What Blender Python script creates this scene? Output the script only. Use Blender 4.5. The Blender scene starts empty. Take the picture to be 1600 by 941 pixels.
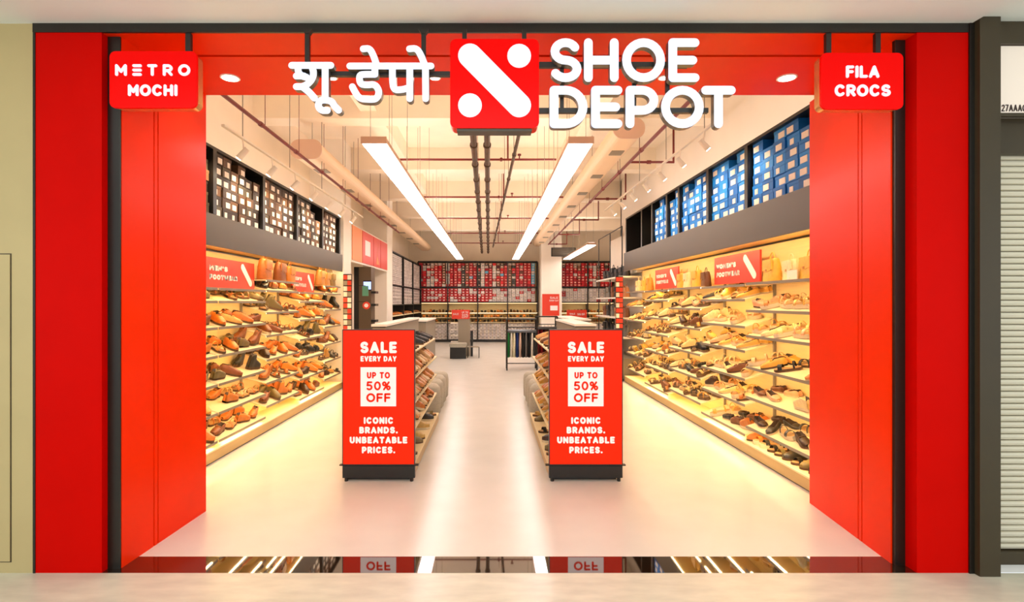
import bpy, math, random
import numpy as np
from mathutils import Matrix, Vector, Euler

# ------------------------------------------------------------------ camera, world, lights, exposure
S = bpy.context.scene
COL = S.collection
PI = math.pi
F = 850.0                                   # focal length in pixels of the 1600 px wide frame

cd = bpy.data.cameras.new('camera')
cam = bpy.data.objects.new('camera', cd); COL.objects.link(cam)
cd.sensor_fit = 'HORIZONTAL'; cd.sensor_width = 36.0; cd.lens = F / 1600 * 36
cd.shift_x = 32 / 1600; cd.shift_y = 1.5 / 1600
cam.location = (0, 0, 1.6); cam.rotation_euler = (PI / 2, 0, 0)
cd.clip_start = 0.05; cd.clip_end = 100
S.camera = cam

w = bpy.data.worlds.new('world'); S.world = w; w.use_nodes = True
w.node_tree.nodes['Background'].inputs[0].default_value = (0.90, 0.96, 1.0, 1)
w.node_tree.nodes['Background'].inputs[1].default_value = 0.72

S.view_settings.view_transform = 'Standard'; S.view_settings.look = 'None'
S.view_settings.gamma = 1.0; S.view_settings.exposure = 0.7
S.cycles.use_denoising = True
S.cycles.max_bounces = 8; S.cycles.diffuse_bounces = 4; S.cycles.glossy_bounces = 3
S.cycles.sample_clamp_indirect = 6.0
S.cycles.use_light_tree = True

def area(name, loc, rot, sx, sy, power, col):
    l = bpy.data.lights.new(name, 'AREA'); l.shape = 'RECTANGLE'; l.size = sx; l.size_y = sy
    l.energy = power; l.color = col
    o = bpy.data.objects.new(name, l); COL.objects.link(o); o.location = loc; o.rotation_euler = rot
    return o
# mall ceiling lights, behind and above the camera
area('mall_ceiling_light', (-0.2, -1.2, 3.2), (math.radians(12), 0, 0), 7.0, 1.6, 105, (0.93, 0.98, 1.0))
area('mall_ceiling_light', (0.0, 1.0, 3.2), (math.radians(10), 0, 0), 7.0, 0.5, 48, (0.93, 0.98, 1.0))

LIN = 7.5       # linear pendant lights
LED = 13.0       # shelf strips
SPOT = 14.0     # track spots (watts)

# ------------------------------------------------------------------ materials
def s2l(c):
    return tuple((x / 255 / 12.92) if x / 255 <= 0.04045 else ((x / 255 + 0.055) / 1.055) ** 2.4 for x in c)
MATS = {}
def mat(name, rgb, rough=0.5, metal=0.0, emit=0.0, noise=0.0, nscale=8.0, spec=0.5, coat=0.0, bump=0.0, stretch=None):
    if name in MATS: return MATS[name]
    m = bpy.data.materials.new(name); m.use_nodes = True
    nt = m.node_tree; b = nt.nodes['Principled BSDF']
    c = s2l(rgb) + (1,)
    b.inputs['Base Color'].default_value = c
    b.inputs['Roughness'].default_value = rough
    b.inputs['Metallic'].default_value = metal
    b.inputs['Specular IOR Level'].default_value = spec
    b.inputs['Coat Weight'].default_value = coat
    if emit:
        b.inputs['Emission Color'].default_value = c
        b.inputs['Emission Strength'].default_value = emit
    if noise or bump:
        tc = nt.nodes.new('ShaderNodeTexCoord'); mp = nt.nodes.new('ShaderNodeMapping')
        if stretch: mp.inputs['Scale'].default_value = stretch
        n = nt.nodes.new('ShaderNodeTexNoise'); n.inputs['Scale'].default_value = nscale; n.inputs['Detail'].default_value = 5
        nt.links.new(tc.outputs['Object'], mp.inputs[0]); nt.links.new(mp.outputs[0], n.inputs['Vector'])
        if noise:
            r = nt.nodes.new('ShaderNodeValToRGB')
            r.color_ramp.elements[0].position = 0.3; r.color_ramp.elements[1].position = 0.7
            r.color_ramp.elements[0].color = tuple(x * (1 - noise) for x in c[:3]) + (1,)
            r.color_ramp.elements[1].color = tuple(min(1, x * (1 + noise)) for x in c[:3]) + (1,)
            nt.links.new(n.outputs['Fac'], r.inputs[0]); nt.links.new(r.outputs[0], b.inputs['Base Color'])
        if bump:
            bp = nt.nodes.new('ShaderNodeBump'); bp.inputs['Strength'].default_value = bump; bp.inputs['Distance'].default_value = 0.005
            nt.links.new(n.outputs['Fac'], bp.inputs['Height']); nt.links.new(bp.outputs[0], b.inputs['Normal'])
    MATS[name] = m
    return m
def mat_objcol(name, rough=0.5, noise=0.25, nscale=30):
    m = bpy.data.materials.new(name); m.use_nodes = True
    nt = m.node_tree; b = nt.nodes['Principled BSDF']; b.inputs['Roughness'].default_value = rough
    oi = nt.nodes.new('ShaderNodeObjectInfo'); n = nt.nodes.new('ShaderNodeTexNoise'); n.inputs['Scale'].default_value = nscale
    mr = nt.nodes.new('ShaderNodeMapRange'); mr.inputs['To Min'].default_value = 1 - noise; mr.inputs['To Max'].default_value = 1 + noise
    hs = nt.nodes.new('ShaderNodeHueSaturation')
    tc = nt.nodes.new('ShaderNodeTexCoord')
    nt.links.new(tc.outputs['Object'], n.inputs['Vector']); nt.links.new(n.outputs['Fac'], mr.inputs['Value'])
    nt.links.new(mr.outputs[0], hs.inputs['Value']); nt.links.new(oi.outputs['Color'], hs.inputs['Color'])
    nt.links.new(hs.outputs[0], b.inputs['Base Color'])
    return m
def mat_attr(name, rough=0.5):
    m = bpy.data.materials.new(name); m.use_nodes = True
    nt = m.node_tree; b = nt.nodes['Principled BSDF']; b.inputs['Roughness'].default_value = rough
    a = nt.nodes.new('ShaderNodeAttribute'); a.attribute_name = 'paint'
    nt.links.new(a.outputs['Color'], b.inputs['Base Color'])
    return m

M_red = mat('red_lacquer', (206, 5, 0), 0.38, noise=0.04, nscale=3, spec=0.05)
M_redlit = mat('red_lacquer_warm_lit', (252, 48, 0), 0.28, noise=0.04, nscale=3, spec=0.12)  # the red lacquer again, with warm interior light tinted into its colour
M_redsign = mat('red_sign', (222, 1, 0), 0.3, emit=0.22, spec=0.1)
M_black = mat('black_metal', (26, 22, 16), 0.35)
M_dark = mat('dark_bronze_metal', (62, 51, 30), 0.4, noise=0.06, nscale=5)
M_beige = mat('beige_wall_paint', (192, 172, 122), 0.5, noise=0.05, nscale=2)
M_mallceil = mat('mall_ceiling_paint', (246, 252, 250), 0.8, noise=0.02, nscale=1)
M_mallfloor = mat('beige_marble', (208, 202, 182), 0.28, noise=0.10, nscale=5, stretch=(1, 3, 1))
M_floor = mat('cream_polished_floor', (218, 213, 202), 0.27, noise=0.03, nscale=3)
M_strip = mat('black_polished_granite', (36, 24, 14), 0.025, noise=0.3, nscale=40, spec=0.9, coat=1.0)
M_cream = mat('cream_ceiling_paint', (250, 234, 210), 0.75, noise=0.04, nscale=1.5)
M_white = mat('white_wall_paint', (248, 238, 222), 0.6, noise=0.02, nscale=2)
M_duct = mat('cream_duct_metal', (238, 206, 168), 0.45)
M_ductcap = mat('duct_end_cap', (222, 184, 158), 0.5)
M_maroon = mat('maroon_pipe_paint', (120, 28, 14), 0.4)
M_brownpipe = mat('brown_pipe', (84, 60, 34), 0.5, noise=0.3, nscale=12)
M_lin = mat('linear_diffuser', (255, 244, 240), 0.5, emit=LIN)
M_upfill = mat('added_upward_glow', (255, 238, 230), 0.5, emit=6)  # added upward glow, lights the slab evenly
M_wallfill = mat('added_wall_glow', (255, 236, 222), 0.5, emit=8)  # added glow for the upper walls and front ceiling
M_led = mat('led_strip', (255, 224, 170), 0.5, emit=LED)
M_ledsoft = mat('led_strip_soft', (255, 216, 160), 0.5, emit=3)
M_lens = mat('spot_lens', (255, 240, 214), 0.3, emit=30)
M_down = mat('downlight_lens', (255, 244, 228), 0.3, emit=14)
M_letter = mat('letter_face', (222, 230, 246), 0.5, emit=0.26)
M_letside = mat('letter_return', (120, 116, 104), 0.3, metal=0.6)
M_shelf = mat('cream_shelf_laminate', (250, 228, 178), 0.4)
M_back = mat('cream_back_panel', (250, 224, 160), 0.5, noise=0.05, nscale=3, stretch=(1, 1, 12))
M_fascia = mat('olive_grey_fascia', (80, 66, 40), 0.38, noise=0.05, nscale=2)
M_plinth = mat('wood_plinth', (206, 172, 112), 0.45, noise=0.12, nscale=6, stretch=(1, 0.15, 1))
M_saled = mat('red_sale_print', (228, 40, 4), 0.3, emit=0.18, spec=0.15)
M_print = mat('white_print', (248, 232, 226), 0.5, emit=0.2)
M_pinkred = mat('coral_red_board', (226, 62, 38), 0.4)
M_whiteboard = mat('white_lettering', (250, 242, 238), 0.5)
M_grey = mat('grey_laminate', (150, 138, 118), 0.45)
M_greyfab = mat('grey_fabric', (176, 168, 150), 0.85, noise=0.12, nscale=60)
M_slat = mat('shutter_slat_metal', (222, 214, 192), 0.45, metal=0.0)
M_signwhite = mat('white_sign_box', (240, 226, 212), 0.5, emit=0.15)
M_ink = mat('dark_ink', (60, 44, 38), 0.6)
M_gold = mat('brushed_gold_edge', (226, 170, 110), 0.25, metal=0.7)
M_shoe = mat_objcol('shoe_leather', 0.42)
M_sole = mat('shoe_sole_rubber', (92, 62, 34), 0.6, noise=0.2, nscale=20)
M_solew = mat('pale_sole_rubber', (226, 206, 168), 0.6)
M_lining = mat('shoe_lining', (58, 36, 20), 0.8)
M_insole = mat('shoe_insole', (196, 150, 92), 0.7)
M_lace = mat('shoe_lace', (120, 84, 50), 0.7)
M_carton = mat_objcol('carton_board', 0.55, 0.15, 10)
M_label = mat('box_label_paper', (248, 232, 214), 0.5)
M_attr = mat_attr('mixed_goods', 0.5)
M_bag = mat_objcol('bag_leather', 0.5)
M_cloth = mat_objcol('garment_cloth', 0.85)
M_screen = mat('lit_screen', (150, 170, 235), 0.3, emit=1.2)
M_orange = mat('orange_print', (244, 150, 90), 0.5)
M_rail = mat('sign_rail_metal', (30, 24, 18), 0.4)

# ------------------------------------------------------------------ helpers
ROOT = {}
def tag(o, label=None, cat=None, group=None, kind=None):
    if label: o['label'] = label
    if cat: o['category'] = cat
    if group: o['group'] = group
    if kind: o['kind'] = kind
    return o
def empty(name, loc, label=None, cat=None, group=None, kind=None, rot=(0, 0, 0)):
    o = bpy.data.objects.new(name, None); COL.objects.link(o)
    o.location = loc; o.rotation_euler = rot; o.empty_display_size = 0.1
    ROOT[o] = Vector(loc)
    return tag(o, label, cat, group, kind)
class MB:
    def __init__(s): s.v = []; s.f = []; s.m = []; s.c = []
    def add(s, vs, fs, m=0, col=None):
        n = len(s.v); s.v += [tuple(v) for v in vs]
        for f in fs: s.f.append([i + n for i in f]); s.m.append(m); s.c.append(col)
        return s
    def box(s, x0, x1, y0, y1, z0, z1, m=0, col=None):
        if x0 > x1: x0, x1 = x1, x0
        if y0 > y1: y0, y1 = y1, y0
        if z0 > z1: z0, z1 = z1, z0
        return s.add([(x0,y0,z0),(x1,y0,z0),(x1,y1,z0),(x0,y1,z0),(x0,y0,z1),(x1,y0,z1),(x1,y1,z1),(x0,y1,z1)],
                     [(0,3,2,1),(4,5,6,7),(0,1,5,4),(1,2,6,5),(2,3,7,6),(3,0,4,7)], m, col)
    def prism(s, poly, axis, a, b, m=0, mside=None, col=None):
        # poly: list of 2d points; axis 0: (y,z) poly extruded in x; 1: (x,z) in y; 2: (x,y) in z
        def P(p, t): return (t, p[0], p[1]) if axis == 0 else (p[0], t, p[1]) if axis == 1 else (p[0], p[1], t)
        n = len(poly)
        vs = [P(p, a) for p in poly] + [P(p, b) for p in poly]
        s.add(vs, [list(range(n))], m, col)
        k = len(s.v) - 2 * n
        s.f.append([k + n + i for i in range(n)][::-1]); s.m.append(mside if mside is not None else m); s.c.append(col)
        for i in range(n):
            j = (i + 1) % n
            s.f.append([k + i, k + j, k + n + j, k + n + i]); s.m.append(mside if mside is not None else m); s.c.append(col)
        return s
    def tube(s, p, q, r, n=8, m=0, r2=None, col=None):
        p = Vector(p); q = Vector(q); d = (q - p).normalized()
        u = d.orthogonal().normalized(); v = d.cross(u); r2 = r if r2 is None else r2
        vs = []
        for c, rr in ((p, r), (q, r2)):
            for i in range(n):
                a = 2 * PI * i / n; vs.append(c + u * math.cos(a) * rr + v * math.sin(a) * rr)
        fs = [(i, (i + 1) % n, n + (i + 1) % n, n + i) for i in range(n)] + [tuple(range(n))[::-1], tuple(range(n, 2 * n))]
        return s.add(vs, fs, m, col)
    def lathe(s, prof, cx, cy, n=20, m=0):
        vs = []
        for r, z in prof:
            for i in range(n):
                a = 2 * PI * i / n; vs.append((cx + r * math.cos(a), cy + r * math.sin(a), z))
        fs = []
        for k in range(len(prof) - 1):
            for i in range(n):
                fs.append((k * n + i, k * n + (i + 1) % n, (k + 1) * n + (i + 1) % n, (k + 1) * n + i))
        fs.append(tuple(range(n))[::-1]); fs.append(tuple(range((len(prof) - 1) * n, len(prof) * n)))
        return s.add(vs, fs, m)
    def stroke(s, pts, w, y0, y1, m=0, ms=1, nc=7):
        """a flat ribbon with round ends along 2d points (x,z), solid from y0 (face) to y1"""
        P = [Vector(p) for p in pts]
        if (P[0] - P[-1]).length < 1e-6 and len(P) > 3:      # closed ring
            P = P[:-1]; n = len(P); inn = []; out = []
            for i in range(n):
                t = (P[(i + 1) % n] - P[i - 1]).normalized(); nn = Vector((-t.y, t.x))
                out.append(P[i] + nn * w / 2); inn.append(P[i] - nn * w / 2)
            vs = [(p.x, y0, p.y) for p in out] + [(p.x, y0, p.y) for p in inn] + [(p.x, y1, p.y) for p in out] + [(p.x, y1, p.y) for p in inn]
            k = len(s.v); s.add(vs, [])
            for i in range(n):
                j = (i + 1) % n
                for f, mm in (((i, j, n + j, n + i), m), ((2*n+i, 2*n+j, j, i), ms), ((n+i, n+j, 3*n+j, 3*n+i), ms), ((2*n+i, 3*n+i, 3*n+j, 2*n+j), ms)):
                    s.f.append([k + x for x in f]); s.m.append(mm); s.c.append(None)
            return s
        n = len(P); L = []; R = []
        for i in range(n):
            t = (P[min(i + 1, n - 1)] - P[max(i - 1, 0)]).normalized(); nn = Vector((-t.y, t.x))
            L.append(P[i] + nn * w / 2); R.append(P[i] - nn * w / 2)
        def cap(c, d):
            a0 = math.atan2(-d.x, d.y) ; out = []
            base = math.atan2(d.y, d.x)
            for k in range(1, nc):
                a = base + PI / 2 - PI * k / nc
                out.append(c + Vector((math.cos(a), math.sin(a))) * w / 2)
            return out
        endc = cap(P[-1], (P[-1] - P[-2]).normalized())
        stc = cap(P[0], (P[0] - P[1]).normalized())
        ring = L + endc + R[::-1] + stc
        nr = len(ring)
        k = len(s.v)
        s.add([(p.x, y0, p.y) for p in ring] + [(p.x, y1, p.y) for p in ring], [])
        # front faces: strips + caps
        Li = list(range(n)); E = list(range(n, n + len(endc))); Ri = list(range(n + len(endc), n + len(endc) + n))[::-1]
        St = list(range(2 * n + len(endc), nr))
        fr = [[Li[i], Li[i + 1], Ri[i + 1], Ri[i]] for i in range(n - 1)] + [[Li[-1]] + E + [Ri[-1]]] + [[Ri[0]] + St + [Li[0]]]
        for f in fr:
            s.f.append([k + x for x in f]); s.m.append(m); s.c.append(None)
            s.f.append([k + nr + x for x in f[::-1]]); s.m.append(ms); s.c.append(None)
        for i in range(nr):
            j = (i + 1) % nr
            s.f.append([k + j, k + i, k + nr + i, k + nr + j]); s.m.append(ms); s.c.append(None)
        return s
    def mesh(s, name, mats, off=(0, 0, 0), smooth=False, auto=None):
        me = bpy.data.meshes.new(name)
        v = np.array(s.v, dtype=float).reshape(-1, 3) - np.array(off)
        me.from_pydata(v.tolist(), [], s.f)
        for mm in (mats if isinstance(mats, (list, tuple)) else [mats]): me.materials.append(mm)
        me.polygons.foreach_set('material_index', s.m)
        if any(c is not None for c in s.c):
            ca = me.color_attributes.new('paint', 'FLOAT_COLOR', 'CORNER')
            arr = []
            for f, c in zip(s.f, s.c):
                cc = list(s2l(c)) + [1] if c else [1, 1, 1, 1]
                arr += cc * len(f)
            ca.data.foreach_set('color', arr)
        if smooth: me.polygons.foreach_set('use_smooth', [True] * len(me.polygons))
        me.update()
        return me
    def build(s, name, mats, parent=None, smooth=False, **kw):
        base = parent
        off = Vector((0, 0, 0))
        while base is not None:
            if base in ROOT: off = ROOT[base]; break
            base = base.parent
        me = s.mesh(name, mats, off, smooth)
        o = bpy.data.objects.new(name, me); COL.objects.link(o)
        if parent is not None: o.parent = parent
        return tag(o, **kw)
def bx(name, x0, x1, y0, y1, z0, z1, m, parent=None, **kw):
    return MB().box(x0, x1, y0, y1, z0, z1).build(name, m, parent, **kw)
def rrect(x0, x1, z0, z1, r, n=6):
    out = []
    for cx, cz, a in ((x1 - r, z1 - r, 0), (x0 + r, z1 - r, 90), (x0 + r, z0 + r, 180), (x1 - r, z0 + r, 270)):
        for i in range(n + 1):
            t = math.radians(a + 90 * i / n); out.append((cx + r * math.cos(t), cz + r * math.sin(t)))
    return out
def arc(cx, cy, rx, ry, a0, a1, n=14):
    return [(cx + rx * math.cos(math.radians(a0 + (a1 - a0) * i / n)), cy + ry * math.sin(math.radians(a0 + (a1 - a0) * i / n))) for i in range(n + 1)]
ORD = 'first second third fourth fifth sixth seventh eighth ninth tenth eleventh twelfth thirteenth fourteenth fifteenth sixteenth seventeenth eighteenth nineteenth'.split()
TENS = ['', '', 'twenty', 'thirty', 'forty', 'fifty', 'sixty']
def ordw(n):
    if n <= 19: return ORD[n - 1]
    t, u = divmod(n, 10)
    if u == 0: return TENS[t][:-1] + 'ieth'
    return TENS[t] + '-' + ORD[u - 1]
# stroke alphabet, unit box (0..1, 0..1) of the centre lines; widths relative to height
def ring(cx, cy, rx, ry): return arc(cx, cy, rx, ry, 0, 360, 28)
G = {
 'S': (.72, [arc(.5,.75,.46,.25,28,270,16) + arc(.5,.25,.5,.25,90,-150,16)[1:]]),
 'H': (.76, [[(0,0),(0,1)],[(1,0),(1,1)],[(0,.5),(1,.5)]]),
 'O': (.95, [ring(.5,.5,.5,.5)]),
 'E': (.62, [[(0,0),(0,1)],[(0,1),(1,1)],[(0,.5),(.9,.5)],[(0,0),(1,0)]]),
 'D': (.78, [[(0,0),(0,1)],[(0,1),(.4,1)] + arc(.4,.5,.6,.5,90,-90)[1:] + [(0,0)]]),
 'P': (.66, [[(0,0),(0,1)],[(0,1),(.5,1)] + arc(.5,.7,.5,.3,90,-90)[1:] + [(0,.4)]]),
 'T': (.72, [[(0,1),(1,1)],[(.5,1),(.5,0)]]),
 'R': (.70, [[(0,0),(0,1)],[(0,1),(.5,1)] + arc(.5,.72,.5,.28,90,-90)[1:] + [(0,.44)],[(.5,.44),(1,0)]]),
 'M': (.90, [[(0,0),(0,1)],[(0,1),(.5,.35)],[(.5,.35),(1,1)],[(1,1),(1,0)]]),
 'C': (.85, [arc(.52,.5,.52,.5,45,315,20)]),
 'I': (.02, [[(.5,0),(.5,1)]]),
 'F': (.60, [[(0,0),(0,1)],[(0,1),(1,1)],[(0,.5),(.9,.5)]]),
 'L': (.58, [[(0,0),(0,1)],[(0,0),(1,0)]]),
 'A': (.85, [[(0,0),(.5,1)],[(.5,1),(1,0)],[(.2,.3),(.8,.3)]]),
 'B': (.66, [[(0,0),(0,1)],[(0,1),(.5,1)] + arc(.5,.76,.42,.24,90,-90)[1:] + [(0,.52)],[(0,.52),(.5,.52)] + arc(.5,.26,.5,.26,90,-90)[1:] + [(0,0)]]),
 'N': (.78, [[(0,0),(0,1)],[(0,1),(1,0)],[(1,0),(1,1)]]),
 'U': (.74, [[(0,1),(0,.4)] + arc(.5,.4,.5,.4,180,360)[1:] + [(1,1)]]),
 'V': (.82, [[(0,1),(.5,0)],[(.5,0),(1,1)]]),
 'W': (1.1, [[(0,1),(.25,0)],[(.25,0),(.5,.9)],[(.5,.9),(.75,0)],[(.75,0),(1,1)]]),
 'Y': (.76, [[(0,1),(.5,.45)],[(1,1),(.5,.45)],[(.5,.45),(.5,0)]]),
 'K': (.70, [[(0,0),(0,1)],[(1,1),(0,.4)],[(.35,.6),(1,0)]]),
 '0': (.70, [ring(.5,.5,.5,.5)]),
 '5': (.66, [[(.9,1),(.15,1)],[(.15,1),(.05,.55)],[(.05,.55)] + arc(.45,.3,.5,.3,110,-140)]),
 '2': (.66, [arc(.5,.7,.45,.3,160,-20)+[(0,0)],[(0,0),(1,0)]]),
 '7': (.66, [[(0,1),(1,1)],[(1,1),(.3,0)]]),
 '%': (.95, [ring(.2,.78,.2,.22), ring(.8,.22,.2,.22), [(.85,1),(.15,0)]]),
 '.': (.02, [[(.5,0),(.5,.02)]]), "'": (.02, [[(.5,.85),(.5,1)]]),
 'Ǝ': (.66, [[(0,1),(1,1)],[(0,.5),(1,.5)],[(0,0),(1,0)]]),
}
def glyph(mb, ch, x0, x1, z0, z1, w, y0, y1):
    h = w / 2
    for st in G[ch][1]:
        pts = [(x0 + h + p[0] * (x1 - x0 - w), z0 + h + p[1] * (z1 - z0 - w)) for p in st]
        mb.stroke(pts, w, y0, y1)
def line_text(mb, txt, cx, z0, z1, w, y0, y1, width=None, gap=0.16, left=None):
    H = z1 - z0
    ws = [(H * .35 if c == ' ' else w + G[c][0] * (H - w) * 0.98) for c in txt]
    g = gap * H; tot = sum(ws) + g * (len(txt) - 1); k = 1.0
    if width: k = width / tot
    x = (cx - tot * k / 2) if left is None else left
    for c, a in zip(txt, ws):
        if c != ' ': glyph(mb, c, x, x + a * k, z0, z1, min(w, a * k if c in ".I'" else w), y0, y1)
        x += (a + g) * k
def write(parent, mats, txt, cx, z0, z1, w, y0, y1, width=None, gap=0.16, left=None, fn=None, label=None, single=False):
    # every word (or every letter, if widely spaced) is a part of its own
    H = z1 - z0
    ws = [(H * .35 if c == ' ' else w + G[c][0] * (H - w) * 0.98) for c in txt]
    g = gap * H; tot = sum(ws) + g * (len(txt) - 1); k = width / tot if width else 1.0
    x = (cx - tot * k / 2) if left is None else left
    mb = MB()
    def flush(mb):
        if mb.v:
            if fn: MAPY(mb, fn)
            mb.build('letter' if single else 'lettering', mats, parent, label=label)
        return MB()
    for c, a in zip(txt, ws):
        if c == ' ': mb = flush(mb)
        else:
            glyph(mb, c, x, x + a * k, z0, z1, min(w, a * k if c in ".I'" else w), y0, y1)
            if single: mb = flush(mb)
        x += (a + g) * k
    flush(mb)
def MAPY(mb, fn):                      # remap vertices
    mb.v = [fn(v) for v in mb.v]; return mb
def W3(px, py, s): return ((px - 768) / s, F / s, 1.6 - (py - 472) / s)     # reading measured positions off at a known distance

# ------------------------------------------------------------------ structure: mall front
YF = 3.21
bx('floor_mall', -9, 9, -6, YF, -0.1, 0, M_mallfloor, kind='structure')
bx('floor_threshold', -2.31, 2.52, YF, 3.417, -0.1, 0.0005, M_strip, kind='structure')
bx('floor_shop', -4.2, 6.2, 3.417, 22.6, -0.1, 0, M_floor, kind='structure')
bx('ceiling_mall', -9, 2.83, -6, YF + 0.02, 3.243, 3.35, M_mallceil, kind='structure')
bx('ceiling_mall_side', 2.83, 9, -6, YF + 0.1, 3.262, 3.37, M_mallceil, kind='structure')
# beige wall beside the shopfront, with its grooved service panel
wl = empty('wall_mall', (-5, YF, 0), kind='structure')
bx('wall_board', -9, -2.704, YF, 3.5, 0, 3.243, M_beige, wl)
bx('service_panel', -3.9, -2.838, YF - 0.006, YF - 0.0005, 0.07, 1.88, M_beige, wl)
g = MB(); g.box(-2.838, -2.832, YF - 0.002, YF, 0.064, 1.886); g.box(-3.9, -2.838, YF - 0.002, YF, 0.064, 0.07); g.box(-3.9, -2.838, YF - 0.002, YF, 1.88, 1.886)
g.build('panel_joint', M_dark, wl)
bx('trim_1', -2.704, -2.690, YF - 0.004, 3.5, 0, 3.243, M_black, kind='structure')
# black lintel
bx('trim_2', -2.704, 2.84, YF - 0.006, 3.219, 3.190, 3.243, M_black, kind='structure')
# red pillars
p = empty('pillar_men_side', (-2.5, 3.24, 0), kind='structure')
bx('pillar_cladding', -2.690, -2.30, YF, 3.28, 0, 3.19, M_red, p)
p = empty('pillar_women_side', (2.66, 3.24, 0), kind='structure')
bx('pillar_cladding', 2.51, 2.813, YF, 3.30, 0, 3.19, M_red, p)
bx('trim_3', -2.70, -2.225, 3.259, 3.269, 0, 3.19, M_black, kind='structure')
bx('trim_4', 2.45, 2.84, 3.30, 3.34, 0, 3.19, M_black, kind='structure')
bx('trim_5', 2.813, 2.842, YF - 0.01, 3.34, 0, 3.243, M_black, kind='structure')
# jambs, built of lacquered panels with narrow joints
def jamb(name, pts, xo):
    r = empty(name, (pts[0][0], pts[0][1], 0), kind='structure')
    (xa, ya), (xb, yb) = pts
    def X(y): return xa + (xb - xa) * (y - ya) / (yb - ya)
    if xo < 0: cuts = [(ya, 3.556), (3.566, 3.596), (3.606, yb)]
    else: cuts = [(ya, 3.62), (3.63, 3.662), (3.672, yb)]
    for a, b in cuts:
        MB().prism([(X(a), a), (X(b), b), (X(b) + xo, b), (X(a) + xo, a)], 2, 0, 3.19).build('panel', M_redlit, r)
    MB().prism([(X(ya) + xo * .12, ya + .01), (X(yb) + xo * .12, yb - .01), (X(yb) + xo * .9, yb - .01), (X(ya) + xo * .9, ya + .01)], 2, 0, 3.18).build('joint_backing', M_black, r)
jamb('wall_jamb_men_side', [(-2.222, 3.27), (-2.183, 4.16)], -0.30)
jamb('wall_jamb_women_side', [(2.441, 3.326), (2.532, 4.33)], 0.30)
# portal soffit
r = empty('ceiling_portal', (0, 3.8, 3.19), kind='structure')
bx('soffit_panel', -2.30, 2.52, 3.22, 3.500, 3.19, 3.25, M_redlit, r)
bx('soffit_joint', -2.30, 2.52, 3.500, 3.53, 3.205, 3.25, M_black, r)
bx('soffit_panel', -2.30, 2.62, 3.53, 4.18, 3.19, 3.25, M_redlit, r)
bx('soffit_board', -3.9, 5.2, 3.30, 4.18, 3.25, 3.33, M_black, r)
# room shell
bx('wall_front_upper', -4.2, 6.2, 4.14, 4.2, 3.25, 4.75, M_cream, kind='structure')
bx('wall_front_men_side', -4.2, -2.30, 4.10, 4.18, 0, 3.26, M_cream, kind='structure')
bx('wall_front_women_side', 2.66, 6.2, 4.28, 4.36, 0, 3.26, M_cream, kind='structure')
bx('wall_left', -3.5, -3.4, 4.2, 22.6, 0, 4.75, M_cream, kind='structure')
bx('wall_right', 3.25, 3.35, 4.3, 13.7, 0, 4.75, M_white, kind='structure')
bx('wall_right_return', 3.25, 5.8, 13.6, 13.7, 0, 4.75, M_white, kind='structure')
bx('wall_right_far', 5.7, 5.8, 13.7, 22.6, 0, 4.75, M_white, kind='structure')
bx('wall_back', -4.2, 6.2, 22.3, 22.4, 0, 4.75, M_cream, kind='structure')
r = empty('ceiling', (0, 12, 4.65), kind='structure')
bx('slab', -3.6, 6.2, 4.14, 22.6, 4.65, 4.8, M_cream, r)
for k in range(5):
    y = 7.75 + 3 * k
    bx('beam', -3.4, 5.7 if y > 13 else 3.25, y, y + 0.35, 4.22, 4.65, M_cream, r)
for x in (-1.75, 1.5):
    bx('beam', x - .12, x + .12, 4.2, 22.3, 4.32, 4.65, M_cream, r)
# column by the back wall, pillars on the men's side
bx('wall_column', 1.88, 2.66, 20.6, 21.3, 0, 4.65, M_white, kind='structure')
bx('wall_pier_near', -3.4, -2.77, 10.18, 10.72, 0, 4.65, M_white, kind='structure')
bx('wall_pier_far', -3.4, -2.77, 14.4, 15.2, 0, 4.65, M_white, kind='structure')

# neighbouring shop with its shutter
p = empty('pillar_bronze', (2.9, 3.2, 0), kind='structure')
bx('post_cladding', 2.842, 2.963, 3.165, 3.4, 0, 3.262, M_dark, p)
bx('wall_shutter_header', 2.963, 9, 3.22, 3.5, 3.13, 3.262, M_dark, kind='structure')
bx('wall_shutter_lintel', 2.963, 9, 3.30, 3.5, 2.50, 2.715, M_dark, kind='structure')
sb = empty('tenant_sign_box', (3.5, 3.26, 2.7), 'white sign box with small dark code above the roller shutter', 'sign')
bx('box_body', 2.975, 5.0, 3.24, 3.40, 2.722, 3.125, M_signwhite, sb)
bx('box_lip', 2.970, 5.0, 3.225, 3.25, 2.700, 2.722, M_dark, sb)
mb = MB(); line_text(mb, '27AAACM', 0, 2.735, 2.775, 0.005, 3.236, 3.2395, left=3.036, width=0.175)
mb.build('lettering', [M_ink, M_ink], sb)
rs = empty('roller_shutter', (3.8, 3.36, 0), 'closed pale metal roller shutter beside the bronze post', 'shutter')
z = 0.075
k = 0
while z < 2.49:
    prof = [(3.36, z), (3.350, z + .006), (3.346, z + .019), (3.350, z + .031), (3.36, z + .034), (3.372, z + .034), (3.372, z)]
    MB().prism(prof, 0, 2.95, 5.2).build('slat', M_slat, rs); z += 0.0375
bx('bottom_rail', 2.963, 5.2, 3.31, 3.38, 0.0, 0.07, M_dark, rs)
MB().prism([(2.99, .085), (3.02, .098), (3.05, .088), (3.08, .09), (3.08, .074), (2.99, .074)], 1, 3.32, 3.34).build('lock_plate', M_label, rs)
bx('shutter_backing', 2.9, 5.2, 3.374, 3.39, 0, 2.5, M_dark, rs)

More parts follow.
